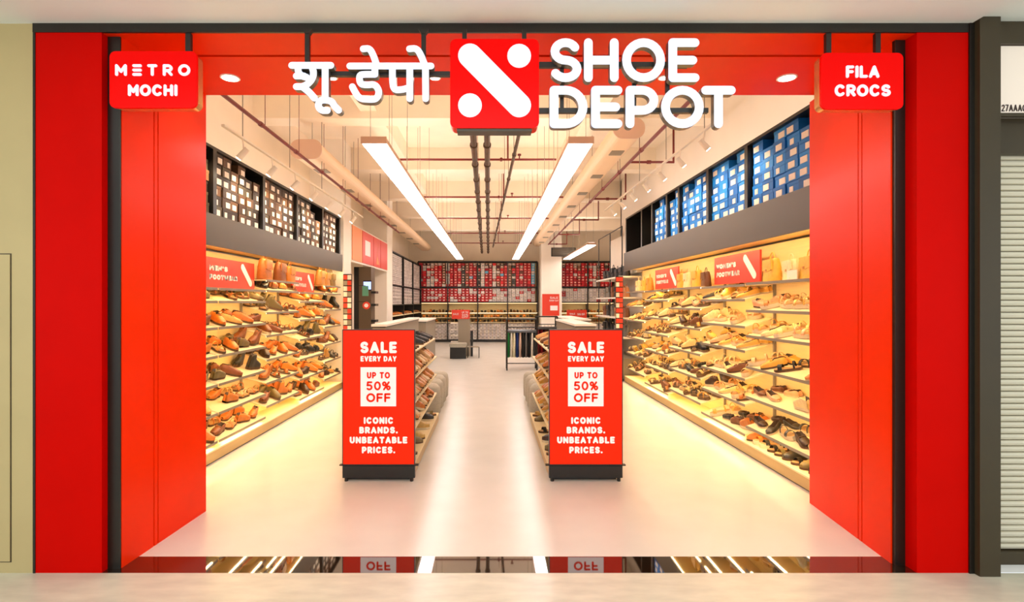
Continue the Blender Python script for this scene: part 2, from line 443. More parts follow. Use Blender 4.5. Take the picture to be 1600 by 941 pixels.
# ------------------------------------------------------------------ shop signs
sl = 272.4; yl = F / sl
def PX(x): return (x - 768) / sl
def PZ(y): return 1.6 - (y - 472) / sl
def sign_letter(parent, name, strokes, wpx, glyphbox=None, label=None):
    mb = MB()
    if glyphbox:
        ch, x0, x1, y0, y1 = glyphbox
        glyph(mb, ch, PX(x0), PX(x1), PZ(y1), PZ(y0), wpx / sl, yl, yl + 0.045)
    for st in strokes:
        mb.stroke([(PX(a), PZ(b)) for a, b in st], wpx / sl, yl, yl + 0.045)
    return mb.build(name, [M_letter, M_letside], parent, label=label)
hs = empty('hindi_shop_sign', (PX(560), yl, PZ(170)), 'white lit Hindi letters on a rail beside the red logo box', 'sign')
q1 = lambda L: [(445 + a / 7.236, 60 + b / 7.236) for a, b in L]
q2 = lambda L: [(535 + a / 7.84, 60 + b / 7.84) for a, b in L]
def smooth(L, it=2):
    for _ in range(it):
        o = [L[0]]
        for a, b in zip(L, L[1:]):
            o += [(a[0] * .75 + b[0] * .25, a[1] * .75 + b[1] * .25), (a[0] * .25 + b[0] * .75, a[1] * .25 + b[1] * .75)]
        L = o + [L[-1]]
    return L
sign_letter(hs, 'letter', [q1([(78, 305), (520, 305)]), smooth(q1([(150, 310), (150, 385), (190, 425), (245, 440)])), q1([(130, 425), (215, 425)]),
    smooth(q1([(305, 310), (330, 400), (300, 480), (220, 545), (130, 545)])), smooth(q1([(195, 545), (270, 600), (335, 675)])),
    q1([(456, 310), (456, 690)]), smooth(q1([(456, 695), (400, 700), (372, 760), (410, 815), (480, 815)])), smooth(q1([(456, 695), (530, 710), (560, 765), (608, 812)]))], 10.8)
sign_letter(hs, 'letter', [q2([(90, 338), (560, 338)]), smooth(q2([(255, 128), (335, 120), (385, 220), (420, 330)])), q2([(398, 338), (398, 440)]),
    smooth(q2([(398, 440), (260, 440), (205, 450), (215, 560), (300, 572), (400, 560), (455, 650), (420, 745), (330, 748), (210, 740), (150, 650), (122, 592)]))], 10.6)
sign_letter(hs, 'letter', [q2([(540, 338), (880, 338)]), smooth(q2([(612, 345), (612, 520), (630, 630), (720, 630), (800, 610)])), q2([(825, 340), (825, 738)])], 10.6)
sign_letter(hs, 'letter', [q2([(880, 338), (1085, 338)]), q2([(1017, 340), (1020, 738)]), smooth(q2([(822, 128), (910, 120), (965, 210), (1008, 325)]))], 10.6)
bx('rail', PX(456), PX(706), yl + 0.046, yl + 0.075, PZ(113), PZ(106), M_rail, hs)
for x in (475, 660):
    bx('hanger_post', PX(x - 3.5), PX(x + 3.5), yl + 0.05, yl + 0.075, PZ(108), 3.19, M_rail, hs)
    MB().prism([(PX(x - 8), 3.19), (PX(x + 8), 3.19), (PX(x + 3.5), 3.165), (PX(x - 3.5), 3.165)], 1, yl + .045, yl + .08).build('bracket', M_rail, hs)
lb = empty('logo_sign_box', (PX(773), yl, PZ(200)), 'red square box with white diagonal bar and two dots', 'sign')
MB().prism(rrect(PX(703.5), PX(842), PZ(201), PZ(62), 0.035), 1, yl - 0.01, yl + 0.09, 0, 1).build('box_body', [M_redsign, M_redlit], lb)
bx('base_tray', PX(714), PX(831), yl + 0.0, yl + 0.085, PZ(205), PZ(201), M_dark, lb)
mb = MB(); mb.stroke([(PX(734.5), PZ(88.5)), (PX(811), PZ(166))], 37 / sl, yl - 0.016, yl - 0.0102, nc=14)
mb.build('diagonal_bar', [M_letter, M_letter], lb)
for a, b in ((811, 89), (734.5, 166)):
    MB().prism(arc(PX(a), PZ(b), 18.5 / sl, 18.5 / sl, 0, 360 - 15, 23), 1, yl - 0.016, yl - 0.0102).build('round_dot', M_letter, lb)
for x in (725, 820):
    bx('hanger_post', PX(x - 3.5), PX(x + 3.5), yl + 0.05, yl + 0.075, PZ(70), 3.19, M_rail, lb)
es = empty('english_shop_sign', (PX(1000), yl, PZ(200)), 'white lit rounded capital letters reading SHOE DEPOT on two rails', 'sign')
def E1(a): return 850 + a / 5.161
def E2(b): return 50 + b / 5.161
for ch, x0, x1 in (('S', 45, 302), ('H', 322, 602), ('O', 630, 976), ('E', 1003, 1254)):
    sign_letter(es, 'letter', [], 13.8, (ch, E1(x0), E1(x1), E2(50), E2(404)))
for ch, x0, x1 in (('D', 45, 350), ('E', 380, 632), ('P', 658, 922), ('O', 944, 1288), ('T', 1268, 1546)):
    sign_letter(es, 'letter', [], 13.8, (ch, E1(x0), E1(x1), E2(434), E2(776)))
bx('rail', PX(836), PX(1080), yl + 0.046, yl + 0.075, PZ(99), PZ(91), M_rail, es)
bx('rail', PX(836), PX(1112), yl + 0.046, yl + 0.075, PZ(171.5), PZ(164), M_rail, es)
for x in (880, 995, 1048):
    bx('link_post', PX(x - 3), PX(x + 3), yl + 0.052, yl + 0.070, PZ(168), PZ(95), M_rail, es)

def board(name, x0, x1, y0, y1, s, lines, label, posts, edge):
    Y = F / s; X = lambda x: (x - 768) / s; Z = lambda y: 1.6 - (y - 472) / s
    r = empty(name, (X((x0 + x1) / 2), Y, Z(y1)), label, 'sign')
    MB().prism(rrect(X(x0), X(x1), Z(y1), Z(y0), 0.034), 1, Y, Y + 0.016).build('face_panel', M_redsign, r)
    MB().prism(rrect(X(x0) + .004, X(x1) - .004, Z(y1) + .004, Z(y0) - .004, 0.034), 1, Y + 0.016, Y + 0.075).build('side_return', M_gold, r)
    for (t, yt, yb, wd, wpx, gp) in lines:
        write(r, [M_letter, M_letter], t, X((x0 + x1) / 2), Z(yb), Z(yt), wpx / s, Y - 0.006, Y - 0.0005, width=wd / s, gap=gp, single=True)
    for x in posts:
        bx('hanger_post', X(x - 4), X(x + 4), Y + 0.03, Y + 0.055, Z(y0 + 4), 3.19, M_rail, r)
board('hanging_brand_sign', 171, 307.5, 80, 168.5, 267, [('MƎTRO', 101, 119, 117, 4.3, .45), ('MOCHI', 132.5, 150.5, 77, 4.4, .12)],
      'rounded red hanging sign with two white names on the men\'s footwear side', (289,), 1)
board('hanging_brand_sign', 1283, 1411.5, 82.5, 170.5, 267, [('FILA', 103, 122, 52, 4.4, .12), ('CROCS', 132.5, 151, 87, 4.4, .12)],
      'rounded red hanging sign with two white names on the women\'s footwear side', (1300, 1378), 0)

# recessed downlights in the soffit
for i, (x, y) in enumerate([(-1.85, 3.85), (-1.13, 3.85), (-0.40, 3.85), (1.22, 3.85), (2.09, 3.85)]):
    r = empty('recessed_downlight', (x, y, 3.19), 'round recessed downlight in the red soffit, %s from the %s footwear side' % (ordw(i + 1 if i < 3 else 5 - i), "men's" if i < 3 else "women's"), 'downlight', 'downlights in the red portal soffit')
    rad = 0.055 if i in (0, 4) else 0.03
    MB().lathe([(rad + .012, 3.183), (rad + .012, 3.1895)], x, y, 24).build('trim_ring', M_white, r)
    MB().lathe([(rad * .95, 3.181), (rad * .95, 3.1828)], x, y, 24).build('lens', M_down, r)
    l = bpy.data.lights.new('bulb', 'SPOT'); l.energy = 9; l.spot_size = 2.2; l.spot_blend = 0.8; l.color = (1, .85, .65); l.shadow_soft_size = 0.04
    o = bpy.data.objects.new('bulb', l); COL.objects.link(o); o.parent = r; o.location = (0, 0, -0.02)

# ------------------------------------------------------------------ ceiling services
def linear_light(x, y0, y1, n, label):
    r = empty('linear_pendant_light', (x, y0, 3.2), label, 'ceiling light')
    bx('housing', x - .125, x + .125, y0, y1, 3.215, 3.262, M_ductcap, r)
    bx('end_cap', x - .13, x + .13, y0 - .012, y0 - .001, 3.2, 3.27, M_ductcap, r)
    L = (y1 - y0) / n
    for k in range(n):
        bx('diffuser', x - .115, x + .115, y0 + k * L + .004, y0 + (k + 1) * L - .004, 3.195, 3.213, M_lin, r)
        bx('upper_diffuser', x - .09, x + .09, y0 + k * L + .02, y0 + (k + 1) * L - .02, 3.264, 3.275, M_upfill, r)  # glowing top added over the housing to brighten the ceiling
        for xx in (x - .1, x + .1):
            MB().tube((xx, y0 + k * L + .3, 3.27), (xx, y0 + k * L + .3, 4.65), 0.003, 5).build('suspension_wire', M_grey, r)
linear_light(-1.19, 5.5, 20.4, 12, 'long white linear ceiling light nearer the men\'s footwear wall')
linear_light(0.905, 5.5, 20.4, 12, 'long white linear ceiling light nearer the women\'s footwear wall')
linear_light(2.82, 15.3, 20.4, 4, 'short white linear ceiling light in the side area beyond the bag shelves')

def duct(x, y0, zc, hw, hh, label):
    r = empty('air_duct', (x, y0, zc), label, 'duct')
    sec = rrect(x - hw, x + hw, zc - hh, zc + hh, hh * .98, 6)
    MB().prism(sec, 1, y0, 21.5).build('duct_body', M_duct, r, smooth=False)
    MB().prism(rrect(x - hw - .01, x + hw + .01, zc - hh - .01, zc + hh + .01, hh * .98, 6), 1, y0 - .02, y0 - .001).build('end_cap', M_ductcap, r)
    k = 0; y = y0 + 0.6
    while y < 20:
        mb = MB()
        for j in range(5): mb.box(x - hw * .45, x + hw * .45, y + j * .05, y + j * .05 + .03, zc - hh - .012, zc - hh - .001)
        mb.build('grille', M_grey, r); y += 1.5
    for j in range(6):
        yy = y0 + .25 + 2.4 * j
        MB().tube((x, yy, zc + hh), (x, yy, 4.65), .004, 5).build('hanger_rod', M_grey, r)
duct(-2.62, 7.7, 3.76, .215, .13, 'cream flat oval air duct above the men\'s footwear wall')
duct(1.84, 7.3, 3.93, .205, .13, 'cream flat oval air duct above the women\'s footwear wall')

def pipe_run(name, x0, x1, y0, y1, z, r_, m, label, step):
    r = empty(name, (x0, y0, z), label, 'pipe')
    MB().tube((x0, y0, z), (x1, y1, z), r_, 10).build('pipe_length', m, r)
    n = int((y1 - y0) / step)
    for k in range(n):
        t = (k + .5) / n; x = x0 + (x1 - x0) * t; y = y0 + (y1 - y0) * t
        MB().tube((x, y - .03, z), (x + (x1 - x0) * .06 / (y1 - y0), y + .03, z), r_ * 1.35, 10).build('coupling', m, r)
        MB().tube((x, y + .1, z + r_), (x, y + .1, 4.65), .004, 5).build('hanger_rod', m, r)
pipe_run('sprinkler_main_pipe', -2.44, -2.52, 4.2, 14.8, 3.49, .020, M_maroon, 'maroon sprinkler main above the men\'s footwear wall', 1.0)
pipe_run('sprinkler_main_pipe', 2.13, 2.13, 4.4, 20.4, 3.76, .024, M_maroon, 'maroon sprinkler main above the women\'s footwear wall', 1.3)
pipe_run('service_pipe', -.20, -.37, 5.2, 21.0, 3.5, .036, M_brownpipe, 'brown service pipe over the aisle, nearest the men\'s side of three', .9)
pipe_run('service_pipe', -.045, -.13, 5.2, 21.0, 3.5, .036, M_brownpipe, 'middle brown service pipe of three over the aisle', .9)
pipe_run('service_pipe', .34, .05, 5.0, 19.0, 3.52, .022, M_brownpipe, 'thin brown service pipe slanting over the aisle', 1.4)
for k, y in enumerate((8.4, 11.4, 14.3, 17.4, 20.3)):
    r = empty('sprinkler_branch_pipe', (0, y, 3.8), 'maroon sprinkler branch crossing over the aisle, %s from the entrance' % ordw(k + 1), 'pipe', 'sprinkler branches over the aisle')
    MB().tube((-1.46, y, 3.8), (1.5 if k else 1.0, y, 3.8), .017, 8).build('pipe_length', M_maroon, r)
    MB().tube((.15, y - .03, 3.8), (.15, y + .03, 3.8), .026, 8).build('tee_fitting', M_maroon, r)
    mb = MB(); mb.tube((.43, y, 3.8), (.43, y, 3.86), .01, 6); mb.tube((.43, y, 3.86), (.43, y, 3.885), .028, 8); mb.build('sprinkler_head', M_maroon, r)
    MB().tube((.25, y, 3.8), (.25, y, 4.65), .012, 6).build('riser', M_maroon, r)
    r = empty('sprinkler_drop_pipe', (2.1, y, 3.72), 'maroon sprinkler stub with riser beside the women\'s side main, %s from the entrance' % ordw(k + 1), 'pipe', 'sprinkler stubs on the women\'s side')
    MB().tube((2.15, y, 3.76), (2.82, y, 3.76), .018, 8).build('pipe_length', M_maroon, r)
    MB().tube((2.81, y, 3.77), (2.81, y, 4.65), .016, 8).build('riser', M_maroon, r)
    MB().tube((2.40, y, 3.76), (2.46, y, 3.76), .03, 8).build('tee_fitting', M_maroon, r)
# track lights
def track(x, z, y0, n, step, side, tilt):
    r0 = empty('lighting_track', (x, y0, z + .35), 'white lighting track above the %s footwear wall' % side, 'light track')
    bx('rail', x - .015, x + .015, y0 - .4, y0 + n * step, z + .145, z + .165, M_white, r0)
    for k in range(4):
        yy = y0 + k * n * step / 4
        MB().tube((x, yy, z + .165), (x, yy, 4.65), .005, 5).build('hanger_rod', M_grey, r0)
    for k in range(n):
        y = y0 + k * step
        r = empty('track_spotlight', (x, y, z), 'white track spotlight over the %s footwear wall, %s from the entrance' % (side, ordw(k + 1)), 'spotlight', 'track spotlights over the %s wall' % side)
        d = Vector((tilt, 0, -1)).normalized(); c = Vector((x, y, z))
        MB().tube(c - d * .07, c + d * .06, .027, 12, 0, .032).build('can', M_white, r)
        MB().tube(c + d * .0602, c + d * .064, .025, 12).build('lens', M_lens, r)
        MB().tube(c - d * .02, (x, y, z + .145), .008, 6).build('stem', M_white, r)
        l = bpy.data.lights.new('bulb', 'SPOT'); l.energy = SPOT; l.spot_size = 1.9; l.spot_blend = .7; l.color = (1, .86, .66); l.shadow_soft_size = .04
        o = bpy.data.objects.new('bulb', l); COL.objects.link(o); o.parent = r; o.location = d * .075
        o.rotation_euler = d.to_track_quat('-Z', 'Y').to_euler()
track(-2.47, 3.07, 5.4, 7, .72, "men's", -0.9)
track(2.25, 3.26, 5.75, 7, .72, "women's", 0.9)

r = empty('ventilation_grille', (2.65, 20.0, 3.4), 'dark framed ventilation grille hanging before the white column', 'vent')
mb = MB()
for x0, x1, z0, z1 in ((2.2, 3.1, 3.28, 3.31), (2.2, 3.1, 3.57, 3.6), (2.2, 2.23, 3.31, 3.57), (3.07, 3.1, 3.31, 3.57)): mb.box(x0, x1, 20.0, 20.1, z0, z1)
mb.build('frame', M_black, r)
bx('panel', 2.23, 3.07, 20.05, 20.07, 3.31, 3.57, M_grey, r)
for k in range(4): bx('louver', 2.23, 3.07, 20.01, 20.04, 3.34 + k * .06, 3.355 + k * .06, M_black, r)
for x in (2.3, 3.0): MB().tube((x, 20.05, 3.6), (x, 20.05, 4.65), .006, 5).build('hanger_rod', M_black, r)

# ------------------------------------------------------------------ shoes
def shoe_parts(kind):
    L = .245; N = 15
    sole_h = {'lace-up shoe': .018, 'sneaker': .026, 'loafer': .014, 'ankle boot': .026, 'sandal': .02, 'ballet flat': .008, 'platform sandal': .038}[kind]
    def wd(t):
        pts = [(0, .020), (.05, .030), (.15, .034), (.35, .034), (.55, .042), (.72, .046), (.86, .041), (.95, .028), (1, .012)]
        for (a, x), (b, y) in zip(pts, pts[1:]):
            if t <= b: u = (t - a) / (b - a); return x + (y - x) * u
        return .012
    hp = {'lace-up shoe': [(0, .062), (.1, .072), (.38, .070), (.55, .058), (.8, .040), (1, .022)],
          'sneaker': [(0, .070), (.1, .078), (.38, .080), (.55, .064), (.8, .044), (1, .026)],
          'loafer': [(0, .054), (.1, .060), (.38, .056), (.55, .050), (.8, .036), (1, .018)],
          'ankle boot': [(0, .125), (.1, .135), (.36, .130), (.46, .085), (.8, .046), (1, .028)],
          'ballet flat': [(0, .045), (.1, .048), (.5, .034), (.68, .032), (.85, .028), (1, .014)],
          'sandal': [(0, .02), (1, .02)], 'platform sandal': [(0, .02), (1, .02)]}[kind]
    hp = [(a, b * 1.2) for a, b in hp]
    def ht(t):
        for (a, x), (b, y) in zip(hp, hp[1:]):
            if t <= b: u = (t - a) / (b - a); u = u * u * (3 - 2 * u) if kind != 'ankle boot' else u; return x + (y - x) * u
        return hp[-1][1]
    op = {'lace-up shoe': .36, 'sneaker': .36, 'loafer': .46, 'ankle boot': .34, 'ballet flat': .64}.get(kind, 0)
    out = []
    # sole outline
    outl = [(t * L - L / 2, wd(t) * 1.06) for t in [i / 12 for i in range(13)]]
    poly = outl + [(x, -y) for x, y in outl[::-1]]
    sb = MB(); sb.prism(poly, 2, 0.0, sole_h)
    if kind in ('lace-up shoe', 'loafer'):
        sb2 = [(x, y) for x, y in outl if x < -.04]; sb.prism(sb2 + [(x, -y) for x, y in sb2[::-1]], 2, -0.0, sole_h)
    out.append(('sole', sb, M_solew if kind in ('sneaker', 'ballet flat', 'platform sandal') else M_sole))
    if 'sandal' in kind:
        for t0, t1, hh, pn in ((.66, .82, .045, 'toe_strap'), (.20, .27, .065, 'ankle_strap')):
            st = MB()
            n = 8
            for i in range(n):
                a0 = PI * i / n; a1 = PI * (i + 1) / n; vs = []
                for t in (t0, t1):
                    ww = wd(t) * 1.02
                    for a in (a0, a1):
                        for d in (0, .004):
                            vs.append((t * L - L / 2, math.cos(a) * (ww + d), sole_h * .8 + math.sin(a) * (hh + d)))
                st.add(vs, [(0, 2, 6, 4), (1, 5, 7, 3), (0, 4, 5, 1), (2, 3, 7, 6), (0, 1, 3, 2), (4, 6, 7, 5)])
            out.append((pn, st, M_shoe))
        ins = MB(); ins.prism([(x * .95, y * .9) for x, y in poly], 2, sole_h + .0005, sole_h + .004); out.append(('insole', ins, M_insole))
        return out
    up = MB(); na = 12; vs = []; fs = []
    for i in range(N):
        t = i / (N - 1); ww = wd(t); hh = ht(t)
        for j in range(na + 1):
            a = -PI / 2 + PI * j / na
            y = ww * math.copysign(abs(math.sin(a)) ** .85, a); z = sole_h + hh * abs(math.cos(a)) ** .5 * 1.0
            if .04 < t < op and 3 < j < na - 3: z = sole_h + hh * .35; y *= .9
            elif .04 < t < op and kind in ('lace-up shoe', 'sneaker', 'loafer', 'ankle boot', 'ballet flat'): y = ww * math.copysign(1, a) * (1 if j in (0, 1, na, na - 1) else .9 if j in (2, na - 2) else .74); z = sole_h + hh * (0 if j in (0, na) else .5 if j in (1, na - 1) else .96 if j in (2, na - 2) else 1.0)
            x = t * L - L / 2
            if kind == 'ankle boot' and t < .4: x = x + (.02 * abs(math.cos(a)))
            vs.append((x, y, z))
    up.add(vs, [])
    for i in range(N - 1):
        t = (i + .5) / (N - 1)
        for j in range(na):
            lining = t < op + .02 and 3 <= j < na - 3
            up.f.append([i * (na + 1) + j, i * (na + 1) + j + 1, (i + 1) * (na + 1) + j + 1, (i + 1) * (na + 1) + j]); up.m.append(1 if lining else 0); up.c.append(None)
    up.f.append(list(range(na + 1))); up.m.append(0); up.c.append(None)
    up.f.append([(N - 1) * (na + 1) + j for j in range(na + 1)][::-1]); up.m.append(0); up.c.append(None)
    out.append(('upper', up, [M_shoe, M_lining]))
    if kind in ('lace-up shoe', 'sneaker', 'ankle boot'):
        lc = MB()
        for k in range(4):
            t = op + .03 + k * .055; x = t * L - L / 2; z = sole_h + ht(t) * .99; h = .016
            lc.box(x - .003, x + .003, -h, h, z - .002, z + .004)
        out.append(('laces', lc, M_lace))
    elif kind == 'loafer':
        lc = MB(); t = .56; x = t * L - L / 2; z = sole_h + ht(t)
        lc.box(x - .009, x + .009, -.03, .03, z - .012, z + .002); out.append(('saddle_strap', lc, M_shoe))
    return out
KINDS = ['lace-up shoe', 'sneaker', 'loafer', 'ankle boot', 'sandal', 'ballet flat', 'platform sandal']
SH = {}
for kd in KINDS:
    parts = shoe_parts(kd)
    SH[kd] = [(n, mb_, mb_.mesh(kd.replace(' ', '_').replace('-', '_') + '_' + n, m, smooth=(n == 'upper'))) for n, mb_, m in parts]
TAN = [('tan', (206, 118, 44)), ('brown', (140, 78, 36)), ('orange-brown', (224, 126, 36)), ('tan', (206, 118, 44)), ('olive', (122, 104, 60)), ('camel', (220, 164, 84))]
DK = [('black', (30, 26, 22)), ('dark brown', (70, 44, 26)), ('charcoal', (56, 50, 42))]
YEL = [('yellow-tan', (226, 164, 60)), ('cream', (238, 212, 150)), ('beige', (226, 190, 130)), ('gold', (222, 172, 74)), ('tan', (212, 136, 62)), ('peach', (236, 172, 124)), ('pale gold', (240, 204, 130)), ('brown', (120, 72, 40))]
PLACE = []     # every shoe to place: (distance, kind, colour, location, rotation matrix, label stem, rank key)
rnd = random.Random(7)
def addshoe(kind, col, loc, rot, where, key, forced_stuff=False):
    PLACE.append(dict(kind=kind, col=col, loc=Vector(loc), rot=rot, where=where, key=key, stuff=forced_stuff))

def rotz(a): return Matrix.Rotation(a, 3, 'Z')
def tilt_deck(side, ang):     # deck falls toward the aisle; side -1 = men's wall (aisle at +x)
    return Matrix.Rotation(ang if side < 0 else -ang, 3, 'Y')

# ------------------------------------------------------------------ shoe walls
ANG = 0.34
def shoe_wall(side, xf, xb, bays, decks_by_bay, z_top, who, plinth_h, xpl, y_min_shoe):
    sgn = -1 if side < 0 else 1          # direction from aisle to wall
    xw = xb
    for bi, (y0, y1) in enumerate(bays):
        r = empty('shoe_display_bay', (xw, y0, plinth_h), "cream lit display bay of the %s footwear wall, %s from the entrance" % (who, ordw(bi + 1)), 'display shelf', '%s footwear display bays' % who)
        bx('back_panel', xw, xw + sgn * .03, y0, y1, plinth_h, z_top, M_back, r)
        bx('upright', xw - sgn * .025, xw, y0 - .012, y0 + .012, plinth_h, z_top - .3, M_grey, r)
        bx('side_panel', xw + sgn * .03, xw, y1 - .004, y1 + .004, plinth_h, z_top, M_shelf, r)
        dd = decks_by_bay[1 if (side < 0 and bi == 0) else bi % 2]
        for di, z in enumerate(dd):
            zb = z + abs(xw - xf) * math.tan(ANG) * .8
            top_flat = (di == 0)
            if top_flat: zb = z
            a = (xf, z); b = (xw, zb)
            t = .012
            # sloped board from front lip to back
            poly = [(xf, z), (xw, zb), (xw, zb - t), (xf, z - t)]
            sh = MB().prism(poly, 1, y0 + .015, y1 - .015).build('shelf', M_shelf, r)
            bx('front_lip', xf, xf - sgn * .006, y0 + .015, y1 - .015, z - .024, z + .003, M_grey, sh)
            bx('led_strip', xf + sgn * .012, xf + sgn * .03, y0 + .08, y1 - .08, z - t - .009, z - t - .002, M_led, sh)
            ang = math.atan2(zb - z, abs(xw - xf))
            T = tilt_deck(side, ang)
            if top_flat: continue
            n = 4 if side < 0 else 5; pitch = (y1 - y0 - .04) / n
            rs = random.Random(1000 * (side + 2) + bi * 50 + di)
            for k in range(n):
                yc = y0 + .02 + pitch * (k + .5)
                if yc < y_min_shoe: continue
                if rs.random() < .10: continue
                if side < 0:
                    pal = TAN if rs.random() < (.93 if yc < 8.5 else .6) else DK
                    kd = rs.choice(['lace-up shoe', 'lace-up shoe', 'loafer', 'sneaker', 'ankle boot', 'sandal'])
                else:
                    pal = YEL if rs.random() < .9 else DK
                    kd = rs.choice(['ballet flat', 'sandal', 'platform sandal', 'loafer', 'sneaker', 'ballet flat', 'platform sandal'])
                    if di >= 5 and yc < 6: pal = DK + TAN[:1]
                col = rs.choice(pal)
                out = 0 if side < 0 else PI      # toe to the aisle
                D = abs(xw - xf)
                def pt(d, yy, lift):             # d: distance from the lip towards the wall
                    return (xf + sgn * d, yy, z + d * math.tan(ang) + lift)
                # back shoe lying along the wall, front shoe turned out to the aisle
                ya = yc - pitch * .12
                a1 = PI / 2 * rs.choice((1, -1)) + rs.uniform(-.12, .12)
                addshoe(kd, col, pt(D - .055, ya, .004), T @ rotz(a1), (who, di), yc - .05)
                a2 = out + rs.choice((-1, 1)) * (rs.uniform(.35, .8) if rs.random() < .42 else rs.uniform(1.25, 1.75))
                T2 = T
                addshoe(kd, col, pt(D - .215, yc + pitch * .1, .006), T2 @ rotz(a2), (who, di), yc + .05)
    ya, yb = bays[0][0], bays[-1][1]
    pl = empty('wall_plinth', (xpl, ya, 0), 'low wooden plinth along the foot of the %s footwear wall' % who, 'plinth')
    bx('plinth_top', xpl, xw + sgn * .03, ya, yb, plinth_h - .015, plinth_h, M_shelf, pl)
    bx('plinth_front', xpl + sgn * .004, xpl + sgn * .022, ya, yb, 0.012, plinth_h - .016, M_plinth, pl)
    bx('toe_kick', xpl + sgn * .012, xw, ya, yb, 0.0, .012, M_dark, pl)
    bx('plinth_core', xpl + sgn * .024, xw, ya, yb, 0.013, plinth_h - .017, M_plinth, pl)
Abay = [1.755, 1.61, 1.34, 1.05, .758, .465, .18]
Bbay = [1.86, 1.75, 1.47, 1.18, .88, .59, .30]
LB = [(4.40, 5.57), (5.57, 6.75), (6.75, 7.92), (7.92, 9.1), (9.1, 10.1)]
shoe_wall(-1, -2.80, -3.12, LB, [[1.88] + Bbay[1:], [1.745] + Abay[1:]], 2.16, "men's", .125, -2.765, 4.9)
Ar = [1.775, 1.515, 1.25, .92, .605, .29]
Br = [1.80, 1.63, 1.34, 1.08, .78, .506, .19]
RB = [(4.45, 5.78), (5.78, 7.01), (7.01, 8.30), (8.30, 9.59), (9.59, 10.9)]
shoe_wall(1, 2.70, 3.02, RB, [[1.80] + Ar[1:], [1.79] + Br[1:]], 2.22, "women's", .125, 2.665, 4.5)
# a row of shoes standing on the women's plinth near the entrance
rs = random.Random(5)
for k in range(9):
    addshoe(rs.choice(['lace-up shoe', 'sandal', 'ankle boot', 'platform sandal']), rs.choice(DK + [TAN[4], DK[1]]) if k < 7 else TAN[0], (2.84, 4.66 + k * .14, .127), rotz(PI + rs.uniform(-.12, .12)), ("women's", 9), 4.6 + k * .14)

# fascias and storage racks over the shoe walls
def fascia(who, xf, xw, ya, yb, z0, z1):
    sgn = 1 if xw > 0 else -1
    r = empty('fascia_panel', (xf, ya, z0), 'long olive grey fascia between %s shoe shelves and boxes' % who, 'panel')
    bx('front_board', xf, xf + sgn * .02, ya, yb, z0, z1, M_fascia, r)
    bx('underside', xf + sgn * .02, xw, ya, yb, z0 + .03, z0 + .05, M_back, r)
    bx('led_strip', xf + sgn * .022, xf + sgn * .05, ya, yb, z0 + .016, z0 + .028, M_led, r)
fascia("men's", -2.77, -3.15, 4.35, 10.12, 2.16, 2.475)
fascia("women's", 2.67, 3.05, 4.40, 10.97, 2.215, 2.58)

def mk_box_mesh(w_, h_, d_, lab):
    b = MB().box(0, d_, 0, w_, 0, h_ * .72); l = MB().box(-.003, d_, -.002, w_ + .002, h_ * .72 + .0005, h_)
    s = MB()
    return b, l
BW, BH, BD = .20, .100, .30
cart = MB().box(0, BD, -BW / 2, BW / 2, 0, BH * .72).mesh('carton', M_carton)
lid = MB().box(-.003, BD + .001, -BW / 2 - .002, BW / 2 + .002, BH * .72 + .0006, BH).mesh('lid', M_carton)
lab_b = MB().box(-.0042, -.0002, -.052, .052, .010, .066).mesh('label_sticker', M_label)
lab_s = MB().box(-.0042, -.0002, -.03, .03, .010, .062).mesh('label_sticker', M_label)
NBOX = 0
def shoebox(x, y, z, side, col, wk, hk, lab, label, group, loff):
    global NBOX
    r = empty('shoe_box', (x, y, z), label, 'shoe box', group, rot=(0, 0, 0 if side > 0 else PI))
    r.scale = (1, wk, hk); NBOX += 1
    for nm, me in (('carton', cart), ('lid', lid), ('label_sticker', lab)):
        o = bpy.data.objects.new(nm, me); COL.objects.link(o); o.parent = r
        o.color = s2l(col) + (1,)
        if nm == 'label_sticker': o.location = (0, loff, 0)
def rack(who, side, xf, xw, z0, z1, spans, dividers, ya, yb, cols, group, rows, ymin):
    sgn = side
    r = empty('storage_rack', (xf, ya, z0), 'black box rack on top of the %s footwear wall' % who, 'rack')
    bx('base_board', xf + sgn * .02, xw, ya, yb, z0, z0 + .012, M_black, r)
    bx('top_board', xf, xw, ya, yb, z1 - .03, z1, M_black, r)
    bx('back_board', xw, xw + sgn * .02, ya, yb, z0, z1, M_black, r)
    bx('added_fill_strip', xf + sgn * .08, xf + sgn * .14, ya + .1, yb - .1, z1 + .001, z1 + .012, M_wallfill, r)  # unseen strip added on top of the rack to brighten the wall above
    for d in dividers: bx('divider', xf, xw, d - .035, d + .035, z0 + .012, z1 - .03, M_black, r)
    rr = random.Random(3 + side)
    c = 0
    for (a, b, n) in spans:
        pw = (b - a) / n
        for i in range(n):
            y = a + pw * (i + .5); c += 1
            if y < ymin: continue
            h = (z1 - .03 - z0 - .012) / rows
            full = rows - (rr.random() < .35) - (rr.random() < .12)
            for k in range(full):
                col = rr.choice(cols)
                jit = rr.uniform(-.012, .012)
                shoebox(xf + sgn * (.035 + rr.uniform(0, .02)), y, z0 + .0125 + k * h, side, col, (pw - .012) / BW, (h - .004) / BH, lab_b if rr.random() < .6 else lab_s,
                        '%s shoe box in %s rack, %s column from entrance, %s from bottom' % ('blue' if side > 0 else 'brown', who, ordw(c), ordw(k + 1)), group, rr.choice((-.03, 0, .02, .03)))
BR = [(70, 46, 26), (96, 62, 34), (52, 36, 22), (120, 80, 44), (84, 70, 48)]
BL = [(0, 104, 188), (0, 116, 204), (10, 128, 216), (0, 94, 172), (24, 138, 222)]
